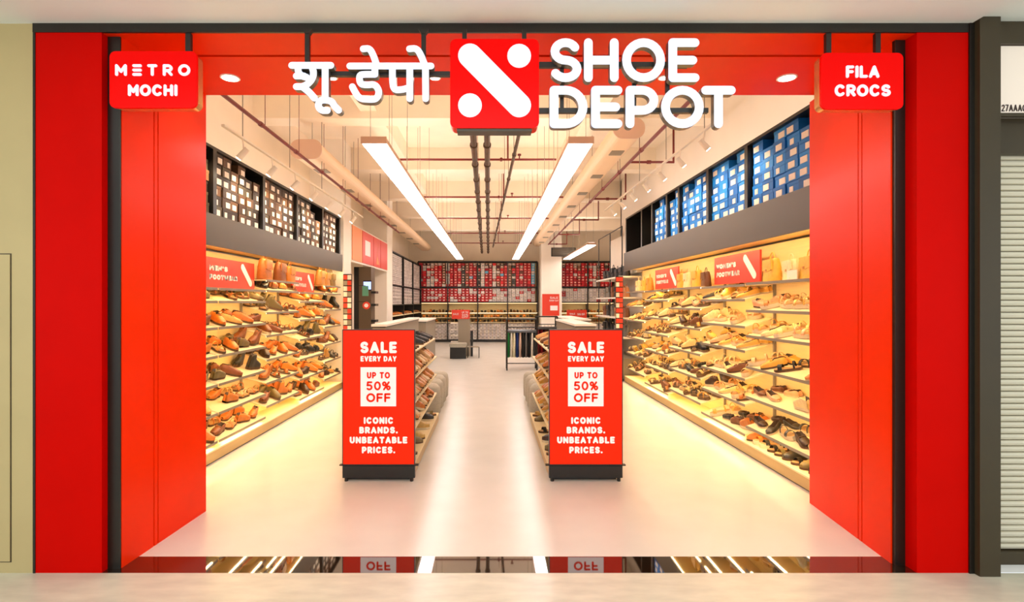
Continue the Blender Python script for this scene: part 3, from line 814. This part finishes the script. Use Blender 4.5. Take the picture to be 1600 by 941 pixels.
rack("men's", -1, -2.80, -3.16, 2.477, 3.17, [(4.42, 5.47, 5), (5.56, 6.66, 6), (6.74, 7.82, 5), (7.90, 9.0, 5), (9.08, 9.95, 4)], [5.51, 6.70, 7.86, 9.04, 10.05], 4.38, 10.10, BR, "brown shoe boxes over the men's wall", 6, 5.1)
rack("women's", 1, 2.70, 3.06, 2.582, 3.28, [(4.42, 5.72, 6), (5.83, 6.78, 4), (6.84, 7.82, 4), (7.90, 8.36, 2), (8.44, 9.12, 3)], [5.775, 6.81, 7.86, 8.40, 9.17, 9.8, 10.92], 4.42, 10.96, BL, "blue shoe boxes over the women's wall", 6, 4.5)

# signs and bags on the top shelves
def wall_sign(who, x, y0, y1, z0, z1, sgn, lines, label):
    r = empty('department_sign', (x, y0, z0), label, 'sign')
    t = .02
    bx('board', x, x + sgn * t, y0, y1, z0, z1, M_pinkred, r)
    # draw in (u, z): u runs as read by a visitor in the aisle
    mb = MB(); W_ = y1 - y0; H = z1 - z0
    for (txt, a, b, u0, uw, wt) in lines:
        write(r, [M_whiteboard, M_whiteboard], txt, 0, z0 + H * a, z0 + H * b, wt * 1.2, -.004, -.0005, left=u0 * W_, width=uw * W_, gap=.14, fn=lambda v: (x + sgn * v[1], (y0 + v[0]) if sgn < 0 else (y1 - v[0]), v[2]))
    st = MB(); st.stroke([(W_ * .72, z0 + H * .80), (W_ * .90, z0 + H * .22)], H * .25, -.004, -.0005, nc=8)
    def fn(v):
        u, d, zz = v
        return (x + sgn * d, (y0 + u) if sgn < 0 else (y1 - u), zz)
    MAPY(st, fn).build('diagonal_bar', [M_whiteboard, M_whiteboard], r)
L2 = [('FOOTWEAR', .26, .44, .06, .54, .017)]
wall_sign("men's", -2.93, 5.58, 6.72, 1.755, 2.07, -1, [("MEN'S", .56, .74, .06, .34, .017)] + L2, "red men's footwear sign on the men's wall, nearer the entrance")
wall_sign("men's", -2.93, 8.00, 8.98, 1.755, 2.06, -1, [("MEN'S", .56, .74, .06, .34, .017)] + L2, "red men's footwear sign on the men's wall, farther from the entrance")
wall_sign("women's", 2.86, 5.80, 6.98, 1.82, 2.16, 1, [("WOMEN'S", .56, .74, .06, .46, .017)] + L2, "red women's footwear sign on the women's wall, nearer the entrance")
wall_sign("women's", 2.86, 8.34, 9.50, 1.82, 2.15, 1, [("WOMEN'S", .56, .74, .06, .46, .017)] + L2, "red women's footwear sign on the women's wall, farther from the entrance")

bag_body = MB()
n = 10; vs = []; secs = [(0, .15, .055), (.02, .16, .06), (.14, .15, .05), (.22, .135, .032), (.235, .125, .02)]
for z, hw, hd in secs:
    for i in range(16):
        a = 2 * PI * i / 16; ca, sa = math.cos(a), math.sin(a)
        vs.append((math.copysign(abs(sa) ** .5, sa) * hd, math.copysign(abs(ca) ** .5, ca) * hw, z))
fs = [(k * 16 + i, k * 16 + (i + 1) % 16, (k + 1) * 16 + (i + 1) % 16, (k + 1) * 16 + i) for k in range(len(secs) - 1) for i in range(16)]
fs += [tuple(range(16))[::-1], tuple(range(64, 80))]
bag_me = bag_body.add(vs, fs).mesh('body', M_bag, smooth=True)
hb = MB(); P_ = arc(0, .225, .062, .075, 0, 180, 10)
for a, b in zip(P_, P_[1:]): hb.tube((0, a[0], a[1]), (0, b[0], b[1]), .006, 6)
hand_me = hb.mesh('handle', M_bag)
fb = MB().prism([(-.12, .225), (.12, .225), (.13, .12), (0, .10), (-.13, .12)], 0, .040, .058).mesh('flap', M_bag)
ck = MB().box(.056, .066, -.012, .012, .105, .13).mesh('clasp', M_gold)
NB = {}
def bag(x, y, z, rz, sc, colname, col, where, group):
    key = (colname, where); NB[key] = NB.get(key, 0) + 1
    r = empty('handbag', (x, y, z), '%s handbag standing %s, %s from the entrance' % (colname, where, ordw(NB[key])), 'bag', group, rot=(0, 0, rz))
    r.scale = (sc, sc, sc)
    for nm, me in (('body', bag_me), ('handle', hand_me), ('flap', fb), ('clasp', ck)):
        o = bpy.data.objects.new(nm, me); COL.objects.link(o); o.parent = r; o.color = s2l(col) + (1,)
for (y, sc, c) in ((6.95, 1.15, ('tan', (196, 112, 46))), (7.45, 1.1, ('brown', (150, 84, 36)))):
    bag(-2.90, y, 1.88, 0.15, sc, c[0], c[1], "on the men's wall top shelf", "handbags on the men's wall")
for (y, sc, c) in ((7.82, .95, ('orange', (214, 126, 40))), (9.2, 1.1, ('camel', (206, 140, 66))), (9.52, 1.0, ('camel', (206, 140, 66))), (9.85, 1.0, ('olive', (140, 110, 56)))):
    bag(-2.90, y, 1.88, 0.1, sc, c[0], c[1], "on the men's wall top shelf", "handbags on the men's wall")
for (y, sc, c) in ((4.85, .9, ('yellow', (236, 180, 70))), (5.15, .85, ('cream', (244, 224, 170))), (5.5, 1.0, ('yellow', (236, 180, 70))), (7.2, .85, ('brown', (110, 66, 34))), (7.5, 1.0, ('yellow', (236, 176, 60))), (7.85, .95, ('cream', (240, 214, 160))), (8.12, .95, ('yellow', (232, 166, 60))),
                   (9.75, 1.0, ('orange', (226, 150, 50))), (10.1, .9, ('yellow', (236, 180, 70))), (10.5, .9, ('cream', (240, 214, 160)))):
    bag(2.84, y, 1.801, PI - .15, sc, c[0], c[1], "on the women's wall top shelf", "handbags on the women's wall")
bx('price_card', 2.78, 2.785, 4.95, 5.12, 1.94, 2.03, M_label, None, label="small blank white card leaning on a bag near the women's side entrance", cat='card').location = (0, 0, -.135)

# ------------------------------------------------------------------ sale kiosks and middle gondolas
def kiosk(x0, x1, who):
    Y = 4.84; r = empty('sale_sign_panel', ((x0 + x1) / 2, Y, 0), 'red sale sign panel on black base at the aisle end, %s footwear side' % who, 'sign')
    bx('panel', x0 + .006, x1 - .006, Y, Y + .04, .155, 1.348, M_saled, r)
    f = MB(); f.box(x0, x0 + .006, Y - .002, Y + .045, .149, 1.355); f.box(x1 - .006, x1, Y - .002, Y + .045, .149, 1.355)
    f.box(x0 + .006, x1 - .006, Y - .002, Y + .045, 1.348, 1.355); f.box(x0 + .006, x1 - .006, Y - .002, Y + .045, .149, .155)
    f.build('frame', M_black, r)
    bx('base', x0, x1, Y + .004, Y + .05, .032, .137, M_black, r)
    bx('base_ledge', x0 - .03, x1 + .03, Y + .01, Y + .05, .138, .148, M_black, r)
    for x in (x0 + .03, x1 - .03): MB().tube((x, Y + .02, 0), (x, Y + .02, .032), .016, 8).build('foot', M_black, r)
    cx = (x0 + x1) / 2; s = 175.6; Z = lambda y: 1.6 - (y - 472) / s
    for (t, a, b, wd_, wt) in (('SALE', 534, 552, 57, 4.4), ('EVERY DAY', 556.5, 565, 56, 1.9)):
        write(r, [M_print, M_print], t, cx, Z(b), Z(a), wt * 1.08 / s, Y - .003, Y - .0003, width=wd_ / s, gap=.14)
    bx('offer_square', cx - 28 / s, cx + 27.5 / s, Y - .003, Y - .0003, Z(635), Z(574), M_print, r)
    for (t, a, b, wd_, wt) in (('UP TO', 581.5, 591.5, 36, 2.2), ('50%', 596, 610, 38, 2.6), ('OFF', 614.5, 628.5, 38, 2.8)):
        write(r, [M_saled, M_saled], t, cx, Z(b), Z(a), wt * 1.08 / s, Y - .006, Y - .0032, width=wd_ / s, gap=.14, label='red lettering')
    for (t, a, b, wd_, wt) in (('ICONIC', 652, 662.5, 46, 2.7), ('BRANDS.', 667, 677.5, 60, 2.7), ('UNBEATABLE', 682.5, 693, 90, 2.7), ('PRICES.', 698, 708.5, 52, 2.7)):
        write(r, [M_print, M_print], t, cx, Z(b), Z(a), wt * 1.08 / s, Y - .003, Y - .0003, width=wd_ / s, gap=.14)
kiosk(-1.327, -.683, "men's"); kiosk(.5125, 1.167, "women's")

def gondola(cx, who, inner):
    y0, y1 = 4.91, 7.30
    r = empty('shoe_gondola', (cx, y0, 0), 'low double-sided shoe stand behind the sale sign, %s footwear side' % who, 'display stand')
    bx('base', cx - .31, cx + .31, y0, y1, .012, .10, M_plinth, r)
    bx('base_top', cx - .313, cx + .313, y0, y1, .1005, .115, M_shelf, r)
    bx('kick', cx - .295, cx + .295, y0, y1, 0, .012, M_black, r)
    bx('spine', cx - .012, cx + .012, y0, y1, .1155, 1.1, M_shelf, r)
    dz = [.37, .62, .86, 1.10]
    for i, z in enumerate(dz):
        bx('shelf', cx - .285 + (.02 if i == 3 else 0), cx + .285 - (.02 if i == 3 else 0), y0, y1, z, z + .015, M_shelf, r)
    rs = random.Random(11 if inner > 0 else 12)
    for i, z in enumerate([.1155] + [d + .0155 for d in dz]):
        for sd in (inner, -inner):
            n = 15
            for k in range(n):
                if i == 0 and k % 3 == 1: continue
                if rs.random() < .12: continue
                y = y0 + .08 + k * (y1 - y0 - .12) / n + rs.uniform(-.012, .012)
                if i == 0: pal = DK + [TAN[4], ('yellow-tan', (214, 170, 90))]
                elif i in (1, 2, 3): pal = ([('peach', (232, 168, 112)), ('beige', (224, 186, 130)), ('tan', (214, 140, 70))] if cx < 0 else [('yellow-tan', (226, 160, 56)), ('mustard', (206, 144, 44)), ('camel', (214, 160, 84))]) + TAN[:1]
                else: pal = DK if cx < 0 else [('mustard', (196, 130, 50)), ('brown', (110, 66, 34)), ('camel', (214, 160, 84))]
                kd = rs.choice(['loafer', 'sneaker', 'ballet flat', 'sandal', 'lace-up shoe'])
                half = .31 if i == 0 else (.265 if i == 4 else .285)
                a = (0 if sd > 0 else PI) + rs.uniform(-.28, .28)
                if i in (1, 2, 3):
                    R = rotz(a) @ Matrix.Rotation(.28, 3, 'Y'); dzz = .036
                else: R = rotz(a); dzz = 0
                addshoe(kd, rs.choice(pal), (cx + sd * (half - .135), y, z + dzz), R, (who + ' gondola', i), y, forced_stuff=(sd != inner))
gondola(-1.02, "men's", 1); gondola(.83, "women's", -1)

# grey round poufs
for side, cx in (("men's", -.93), ("women's", .745)):
    for k in range(4):
        y = 7.62 + k * .455
        r = empty('round_pouf', (cx, y, 0), 'grey round pouf in the row behind the shoe stand, %s side, %s from the entrance' % (side, ordw(k + 1)), 'pouf', 'grey poufs on the %s side' % side)
        MB().lathe([(.19, .03), (.215, .06), (.22, .2), (.22, .32), (.21, .40), (.17, .445), (.08, .455)], cx, y, 24).build('cushion', M_greyfab, r, smooth=True)
        MB().lathe([(.16, 0), (.16, .03)], cx, y, 20).build('base', M_black, r)

def counter(x0, x1, y0, y1, z, label, name='display_counter'):
    r = empty(name, ((x0 + x1) / 2, y0, 0), label, 'counter')
    bx('body', x0 + .02, x1 - .02, y0 + .02, y1 - .02, .06, z - .05, M_grey, r)
    bx('kick', x0 + .04, x1 - .04, y0 + .04, y1 - .04, 0, .06, M_black, r)
    bx('top', x0, x1, y0, y1, z - .035, z, M_white, r)
    bx('slot_rail', x0 + .01, x1 - .01, y0 + .01, y1 - .01, z - .05, z - .035, M_black, r)  # black strip in the slot between body and top
counter(-1.88, -1.64, 8.5, 12.4, 1.25, "long narrow grey counter with white top on the men's side")
counter(1.32, 1.66, 8.6, 11.2, 1.25, "grey counter with white top beside the women's footwear wall")
counter(-2.2, -1.55, 13.0, 15.2, 1.16, "low cream counter before the far pier")
counter(1.75, 2.2, 12.0, 15.0, 1.22, "grey counter farther back, before the bag shelves")
# stand with red topper and bench in the middle
r = empty('end_display_stand', (-.8, 16.1, 0), 'grey display stand with red sign on top in the middle of the back aisle', 'display stand')
bx('column_panel', -.98, -.64, 16.0, 16.25, 0, 1.1, M_grey, r)
bx('topper_sign', -1.17, -.64, 15.98, 16.01, 1.101, 1.37, M_pinkred, r)
for k in range(4): bx('shelf', -1.2, -.985, 16.02, 16.3, .42 + .18 * k, .435 + .18 * k, M_white, r)
bx('mirror', -.62, -.55, 16.0, 16.2, 0, .75, M_black, r)
MW = [M_whiteboard, M_whiteboard]
for t, cx_, a, b, wd_ in (('UP TO', -.78, 1.27, 1.32, .18), ('50%', -.78, 1.19, 1.25, .18), ('OFF', -.78, 1.13, 1.18, .18), ('SALE', -1.05, 1.22, 1.27, .16)):
    write(r, MW, t, cx_, a, b, .008, 15.973, 15.979, width=wd_)
r = empty('fitting_bench', (-.95, 15.5, 0), 'black box bench with grey cushion before the stand with red sign', 'bench')
bx('box', -1.17, -.73, 15.3, 15.75, 0, .32, M_black, r)
MB().prism(rrect(-1.19, -.71, .321, .43, .04), 1, 15.28, 15.77).build('cushion', M_greyfab, r)
r = empty('wire_stool', (-.5, 15.6, 0), 'small black wire stool beside the fitting bench', 'stool')
for x in (-.68, -.36):
    for y in (15.45, 15.75): MB().tube((x, y, 0), (x, y, .31), .008, 6).build('leg', M_black, r)
bx('seat', -.69, -.35, 15.44, 15.76, .311, .325, M_grey, r)
r = empty('side_display_stand', (2.5, 16.3, 0), 'white stand with red sign topper before the back wall side bay', 'display stand')
bx('body', 2.2, 2.9, 16.3, 16.8, 0, 1.12, M_white, r)
bx('topper_sign', 2.25, 2.85, 16.28, 16.3, 1.121, 1.36, M_pinkred, r)
write(r, MW, 'SALE', 2.42, 1.22, 1.27, .008, 16.273, 16.279, width=.16); write(r, MW, '50% OFF', 2.68, 1.2, 1.26, .008, 16.273, 16.279, width=.22)

# clothes racks
def garment(x, y, ztop, L, wdt, dep, colname, col, where, group, idx):
    r = empty('hanging_garment', (x, y, ztop), '%s garment hanging on the %s, %s from the aisle' % (colname, where, ordw(idx)), 'garment', group)
    mb = MB(); secs = [(0, .1, .3), (-.05, .8, .9), (-.3, .85, .9), (-L, 1.0, 1.1)]; vs = []
    for z, a, b in secs:
        for i in range(14):
            t = 2 * PI * i / 14; k = 1 + .14 * math.sin(3 * t + z * 9)
            vs.append((x + math.cos(t) * wdt * a * k, y + math.sin(t) * dep * b * k, ztop - .06 + z))
    fs = [(k * 14 + i, (k + 1) * 14 + i, (k + 1) * 14 + (i + 1) % 14, k * 14 + (i + 1) % 14) for k in range(3) for i in range(14)] + [tuple(range(14)), tuple(range(42, 56))[::-1]]
    o = mb.add(vs, fs).build('fabric', M_cloth, r, smooth=True); o.color = s2l(col) + (1,)
    MB().prism([(y - .17, ztop - .10), (y + .17, ztop - .10), (y + .15, ztop - .06), (y + .03, ztop - .035), (y - .03, ztop - .035), (y - .15, ztop - .06)], 0, x - wdt * .95, x + wdt * .95).build('hanger', M_black, r)
    MB().tube((x, y, ztop - .034), (x, y, ztop), .004, 5).build('hanger_hook', M_black, r)
def crack(x0, x1, y, z, where, items, group, L, label):
    r = empty('clothes_rack', ((x0 + x1) / 2, y, 0), label, 'clothes rack')
    for x in (x0, x1):
        for yy in (y - .2, y + .2): MB().tube((x, yy, 0), (x, yy, z + .22), .017, 6).build('leg', M_black, r)
        MB().tube((x, y - .2, z + .22), (x, y + .2, z + .22), .012, 6).build('cross_bar', M_black, r)
        MB().tube((x, y - .2, .12), (x, y + .2, .12), .012, 6).build('cross_bar', M_black, r)
    MB().tube((x0, y, z + .02), (x1, y, z + .02), .012, 6).build('hanging_rail', M_black, r)
    MB().tube((x0, y - .2, z + .22), (x1, y - .2, z + .22), .017, 6).build('top_rail', M_black, r)
    MB().tube((x0, y + .2, .12), (x1, y + .2, .12), .012, 6).build('bottom_rail', M_black, r)
    n = len(items); ct = {}
    for i, (cn, c) in enumerate(items):
        ct[cn] = ct.get(cn, 0) + 1
        garment(x0 + (i + .5) * (x1 - x0) / n, y, z, L, (x1 - x0) / n * .6, .16, cn, c, where, group, i + 1)
G_ = ('green', (20, 120, 50)); Wt = ('white', (238, 230, 214)); Bu = ('navy blue', (30, 50, 110)); Bk = ('black', (24, 20, 20)); Pk = ('pale pink', (226, 190, 170))
crack(.36, 1.06, 12.9, .98, 'rack nearer the aisle', [G_, Wt, ('cream', (236, 226, 190)), Bu, Pk, Bk, ('grey', (110, 104, 100)), Bk, Wt, ('charcoal', (50, 46, 44))], 'garments on the rack nearer the aisle', .62, 'black clothes rack with white, blue and black garments beside the aisle')
crack(1.12, 1.62, 13.6, 1.02, 'rack farther from aisle', [('maroon', (120, 20, 24)), ('red', (160, 24, 28)), ('dark red', (90, 16, 20)), ('brown', (120, 70, 30)), ('tan', (190, 120, 50)), Bk], 'garments on the rack farther from the aisle', .7, 'clothes rack with red and brown garments behind the women\'s side sale sign')

# ------------------------------------------------------------------ far men's side: header posters, display pillar, accessory racks
r = empty('poster_header', (-2.75, 10.75, 2.42), 'red poster band over the recess beyond the men\'s footwear wall', 'poster')
bx('backing', -2.79, -2.77, 10.74, 14.42, 2.40, 3.16, M_white, r)
for k, (a, b, m) in enumerate(((10.78, 11.6, M_orange), (11.64, 12.7, M_pinkred), (12.74, 13.5, M_pinkred), (13.54, 14.38, M_pinkred))):
    pn = bx('poster_panel', -2.768, -2.755, a, b, 2.44, 3.13, m, r)
bx('poster_print', -2.753, -2.750, 11.85, 12.35, 2.62, 2.95, M_whiteboard, r)
MB().prism([(13.0, 2.5), (13.2, 3.0), (13.1, 2.7), (13.35, 2.5)], 0, -2.753, -2.750).build('poster_print', M_orange, r)
r = empty('display_pillar', (-2.85, 12.1, 0), 'dark brown display pillar with small lit screen in the recess', 'display stand')
bx('body', -2.95, -2.68, 12.1, 12.5, 0, 2.38, mat('brown_laminate', (104, 84, 60), .5), r)
bx('edge_panel', -3.06, -2.95, 12.1, 12.5, 0, 2.38, M_black, r)
bx('screen', -2.84, -2.68, 12.07, 12.098, 1.88, 2.05, M_screen, r)
bx('screen_bezel', -2.85, -2.67, 12.0985, 12.0995, 1.85, 2.08, M_black, r)
for z in (1.84, 1.56, 1.2): bx('side_shelf', -2.68, -2.58, 12.1, 12.4, z - .05, z, M_black, r)
def card_rack(x0, x1, y, ztop, label, cols):
    r = empty('accessory_rack', ((x0 + x1) / 2, y, 0), label, 'rack')
    bx('backing', x0, x1, y, y + .02, .05, ztop, M_black, r)
    bx('base', x0, x1, y - .05, y + .1, 0, .05, M_black, r)
    z = ztop - .02; k = 0
    while z > .35:
        for j in range(2):
            xa = x0 + .008 + j * (x1 - x0 - .01) / 2
            c = bx('card', xa, xa + (x1 - x0) / 2 - .012, y - .012, y - .001, z - .085, z, cols[(k * 2 + j) % len(cols)], r)
        z -= .105; k += 1
card_rack(-2.76, -2.60, 10.12, 2.12, "narrow rack of small cards at the far end of the men's footwear wall", [M_pinkred, M_label, M_grey, M_pinkred, M_label])
card_rack(2.51, 2.66, 11.0, 2.12, "narrow rack of small red cards at the far end of the women's footwear wall", [M_pinkred, M_pinkred, M_label, M_pinkred])
r = empty('hanging_packet', (-2.52, 10.85, 1.75), 'green card packet hanging beside the accessory rack', 'packet')
bx('packet_card', -2.58, -2.46, 10.86, 10.875, 1.72, 1.92, mat('green_card', (90, 150, 120), .5), r)
bx('packet_hook', -2.70, -2.52, 10.876, 10.886, 1.92, 1.93, M_black, r)
r = empty('round_tag', (-2.52, 10.85, 1.45), 'round red tag hanging beside the accessory rack', 'tag')
MB().prism(arc(-2.50, 1.53, .075, .075, 0, 345, 20), 1, 10.86, 10.87).build('disc', M_pinkred, r)
MB().prism(arc(-2.50, 1.53, .04, .04, 0, 345, 20), 1, 10.855, 10.859).build('disc_centre', M_whiteboard, r)
bx('tag_hook', -2.70, -2.50, 10.872, 10.882, 1.60, 1.61, M_black, r)

# ------------------------------------------------------------------ women's far side: bag shelving
r = empty('bag_shelving', (2.8, 11.05, 0), 'white open shelving for bags beyond the women\'s footwear wall', 'shelving')
bx('back_panel', 3.10, 3.14, 11.05, 13.55, 0, 3.15, M_white, r)
bx('wall_sheet', 2.95, 3.09, 11.05, 13.5, 2.2, 3.1, M_white, r)
for z in (2.13, 1.70, 1.28, .88): bx('shelf', 2.60, 3.1, 11.05, 13.5, z - .03, z, M_white, r)
bx('base_cabinet', 2.62, 3.1, 11.05, 13.5, 0, .45, M_grey, r)
for y in (11.08, 12.2, 13.48):
    MB().tube((2.66, y, 0.45), (2.66, y, 3.14), .012, 6).build('upright', M_black, r)
MB().tube((2.66, 11.08, 3.14), (2.66, 13.48, 3.14), .012, 6).build('top_rail', M_black, r)
rs = random.Random(9)
BC = [('black', (30, 26, 24)), ('brown', (130, 76, 40)), ('olive', (100, 92, 60)), ('grey', (120, 112, 100)), ('tan', (196, 126, 70))]
for zi, z in enumerate((2.13, 1.70, 1.28, .88)):
    for k in range(6):
        c = BC[0] if zi == 0 else rs.choice(BC)
        bag(2.80, 11.28 + k * .4, z + .001, PI, rs.uniform(.85, 1.1), c[0], c[1], 'on the %s shelf of the white bag shelving' % ['top', 'second', 'third', 'fourth'][zi], 'handbags on the white shelving')

# ------------------------------------------------------------------ back wall units and boxes
def back_unit(x0, x1, label, nb):
    r = empty('back_wall_unit', (x0, 21.7, 0), label, 'display shelf')
    bx('back_panel', x0, x1, 22.1, 22.14, 0, 3.2, M_back, r)
    bx('base', x0, x1, 21.72, 22.1, 0, .10, M_black, r)
    for z, m in ((3.19, M_black), (2.17, M_black), (1.56, M_black), (.77, M_shelf), (1.16, M_shelf), (.96, M_shelf)):
        bx('shelf', x0, x1, 21.70, 22.1, z, z + .025 + (.02 if m is M_black else 0), m, r)
    bx('led_strip', x0, x1, 21.75, 21.78, 1.545, 1.555, M_ledsoft, r)
    bx('led_strip', x0, x1, 21.75, 21.78, 1.145, 1.155, M_ledsoft, r)
    for k in range(nb + 1):
        x = x0 + (x1 - x0) * k / nb
        bx('divider', x - .02, x + .02, 21.69, 22.1, .1, 3.19, M_black, r)
back_unit(-2.94, 1.84, 'wide back wall unit packed with red and white shoe boxes', 4)
back_unit(2.78, 4.9, 'back wall unit of shoe boxes beyond the white column', 2)
# men's side far shelving
r = empty('side_box_shelving', (-3.0, 15.3, 0), 'white box shelving along the men\'s side beyond the far pier', 'shelving')
bx('back_panel', -3.2, -3.16, 15.25, 21.6, 0, 3.05, M_white, r)
for z in (3.02, 2.08, 1.50, 1.18, .85): bx('shelf', -3.15, -2.79, 15.25, 21.6, z, z + .03, M_black if z > 1.4 else M_shelf, r)
for y in (15.27, 17.3, 19.4, 21.58): bx('divider', -3.15, -2.78, y - .02, y + .02, 0, 3.02, M_black if y > 16 else M_grey, r)
st = MB(); rb = random.Random(21)
def sbox(mb, x0, x1, y0, y1, z0, z1, c, lab, face):
    mb.box(x0, x1, y0, y1, z0, z1, 0, c)
    if face == 'y':
        a = x0 + (x1 - x0) * .24; b = x1 - (x1 - x0) * .24
        mb.add([(a, y0 - .003, z0 + (z1-z0)*.4), (b, y0 - .003, z0 + (z1-z0)*.4), (b, y0 - .003, z0 + (z1-z0)*.78), (a, y0 - .003, z0 + (z1-z0)*.78)], [(0, 1, 2, 3)], 0, lab)
    else:
        a = y0 + (y1 - y0) * .2; b = y1 - (y1 - y0) * .2
        mb.add([(x1 + .003, a, z0 + (z1-z0)*.25), (x1 + .003, b, z0 + (z1-z0)*.25), (x1 + .003, b, z0 + (z1-z0)*.8), (x1 + .003, a, z0 + (z1-z0)*.8)], [(0, 1, 2, 3)], 0, lab)
REDB = [(206, 22, 30), (220, 34, 36), (186, 18, 28), (200, 30, 40)]; WB = [(238, 226, 214), (214, 200, 190), (228, 214, 206)]; MX = REDB * 3 + WB * 2 + [(120, 60, 40), (60, 50, 44), (120, 190, 220), (214, 90, 90)]
def backboxes(xa, xb):
    nx = int((xb - xa) / .155)
    for i in range(nx):
        x = xa + .02 + i * .155
        u = (x - xa) / (xb - xa)
        basec = rb.choice(REDB) if rb.random() < .72 else rb.choice(WB + [(140, 90, 60), (70, 60, 50)])
        if xa < 0 and x > xb - .36: basec = (110, 190, 220)
        for k in range(9):
            c = basec if rb.random() < .75 else rb.choice(MX)
            if k > 6 and rb.random() < .35: c = rb.choice([(90, 20, 22), (70, 56, 44), (180, 150, 130)])
            z = 2.22 + k * .105
            sbox(st, x, x + .132, 21.76, 22.05, z, z + .095, c, (244, 200, 180) if rb.random() < .75 else c, 'y')
        white = (x > xa + (xb - xa) * .62) if xa < 0 else True
        for k in range(5):
            c = rb.choice(WB) if white and rb.random() < .88 else (rb.choice(REDB) if rb.random() < .75 else rb.choice(WB))
            z = 1.61 + k * .108
            sbox(st, x, x + .14, 21.76, 22.05, z, z + .098, c, (250, 236, 226) if not white else (190, 170, 160), 'y')
        for k in range(5):
            z = .105 + k * .128
            sbox(st, x, x + .14, 21.76, 22.05, z, z + .115, rb.choice(WB), (150, 138, 124), 'y')
backboxes(-2.92, 1.82); backboxes(2.80, 4.88)
for i in range(int((21.5 - 15.3) / .2)):
    y = 15.32 + i * .2
    if any(abs(y + .09 - d) < .12 for d in (17.3, 19.4)): continue
    for k in range(8): sbox(st, -3.1, -2.82, y, y + .18, 2.12 + k * .11, 2.215 + k * .11, rb.choice(WB), (176, 160, 150), 'x')
    for k in range(5): sbox(st, -3.1, -2.82, y, y + .18, 1.535 + k * .105, 1.63 + k * .105, rb.choice(WB), (120, 104, 96), 'x')
st.build('stacked_shoe_boxes', M_attr, None, label='red and white shoe boxes filling the back wall and far side shelves', cat='shoe boxes', kind='stuff')
# far shoes on back wall shelves
for (xa, xb) in ((-2.85, 1.8), (2.85, 4.8)):
    for zi, z in enumerate((1.186, .986, .796)):
        x = xa
        while x < xb:
            addshoe(rnd.choice(['loafer', 'lace-up shoe', 'sneaker']), rnd.choice(TAN + DK + DK), (x, 21.86, z), rotz(-PI / 2 + rnd.uniform(-.3, .3)), ('back', zi), x, True)
            x += .13 if zi < 2 else .16
y = 15.4
while y < 21.4:
    for z in (1.21, .88): addshoe('loafer', rnd.choice(TAN), (-2.95, y, z + .001), rotz(rnd.uniform(-.3, .3)), ('far', 0), y, True)
    y += .17
# poster on the column
r = empty('column_poster', (2.2, 20.58, 1.1), 'red sale poster hung on the white column by the back wall', 'poster')
bx('board', 1.92, 2.56, 20.56, 20.595, 1.08, 1.90, M_pinkred, r)
write(r, MW, 'SALE', 2.36, 1.72, 1.80, .014, 20.553, 20.559, width=.3); write(r, MW, 'EVERY DAY', 2.36, 1.62, 1.68, .010, 20.553, 20.559, width=.34)
bx('white_patch', 2.22, 2.5, 20.553, 20.559, 1.28, 1.46, M_whiteboard, r)

# ------------------------------------------------------------------ place the shoes: the 300 nearest one by one, the rest as one object
cand = [p for p in PLACE if not p['stuff']]
cand.sort(key=lambda p: (p['loc'] - Vector((0, 0, 1.6))).length)
ind = cand[:300]; ids = set(map(id, ind))
byw = {}
for p in ind: byw.setdefault(p['where'], []).append(p)
def shelfname(w):
    who, di = w
    if 'gondola' in who:
        return 'on %s of the %s side stand' % (['base', 'lowest shelf', 'middle shelf', 'upper shelf', 'top'][di], who.split()[0])
    if di == 9: return "on the bare plinth of the women's wall"
    return "on the %s shoe shelf down, %s wall" % (ordw(di), who)
for wkey, L in byw.items():
    L.sort(key=lambda p: p['key'])
    for i, p in enumerate(L):
        lab = '%s %s %s, %s from entrance' % (p['col'][0], p['kind'], shelfname(wkey), ordw(i + 1))
        r = empty(p['kind'].replace(' ', '_').replace('-', '_'), p['loc'], lab, 'shoe', 'shoes ' + shelfname(wkey), rot=p['rot'].to_euler())
        for nm, mb_, me in SH[p['kind']]:
            o = bpy.data.objects.new(nm, me); COL.objects.link(o); o.parent = r
            o.color = s2l(p['col'][1]) + (1,)
V = []; Fc = []; C = []
nv = 0
arrs = {k: [(nm, np.array(mb_.v), mb_.f, mb_.m) for nm, mb_, me in SH[k] if nm in ('upper', 'sole', 'toe_strap', 'ankle_strap')] for k in SH}
for p in PLACE:
    if id(p) in ids: continue
    R = np.array(p['rot']); t = np.array(p['loc'])
    for nm, v, f, m in arrs[p['kind']]:
        V.append(v @ R.T + t)
        c = s2l(p['col'][1]) if nm != 'sole' else s2l((110, 80, 50))
        for ff, mm in zip(f, m):
            Fc.append([i + nv for i in ff]); C.append((c if mm == 0 else (.04, .02, .01), len(ff)))
        nv += len(v)
me = bpy.data.meshes.new('farther_shoes'); me.from_pydata(np.vstack(V).tolist(), [], Fc); me.materials.append(M_attr)
ca = me.color_attributes.new('paint', 'FLOAT_COLOR', 'CORNER')
arr = []
for c, k in C: arr += (list(c) + [1]) * k
ca.data.foreach_set('color', arr); me.polygons.foreach_set('use_smooth', [True] * len(me.polygons))
o = bpy.data.objects.new('farther_shoes', me); COL.objects.link(o)
tag(o, 'many small shoes on the far bays and back wall shelves', 'shoes', kind='stuff')
print('shoes', len(PLACE), 'boxes', NBOX, 'objects', len(bpy.data.objects))
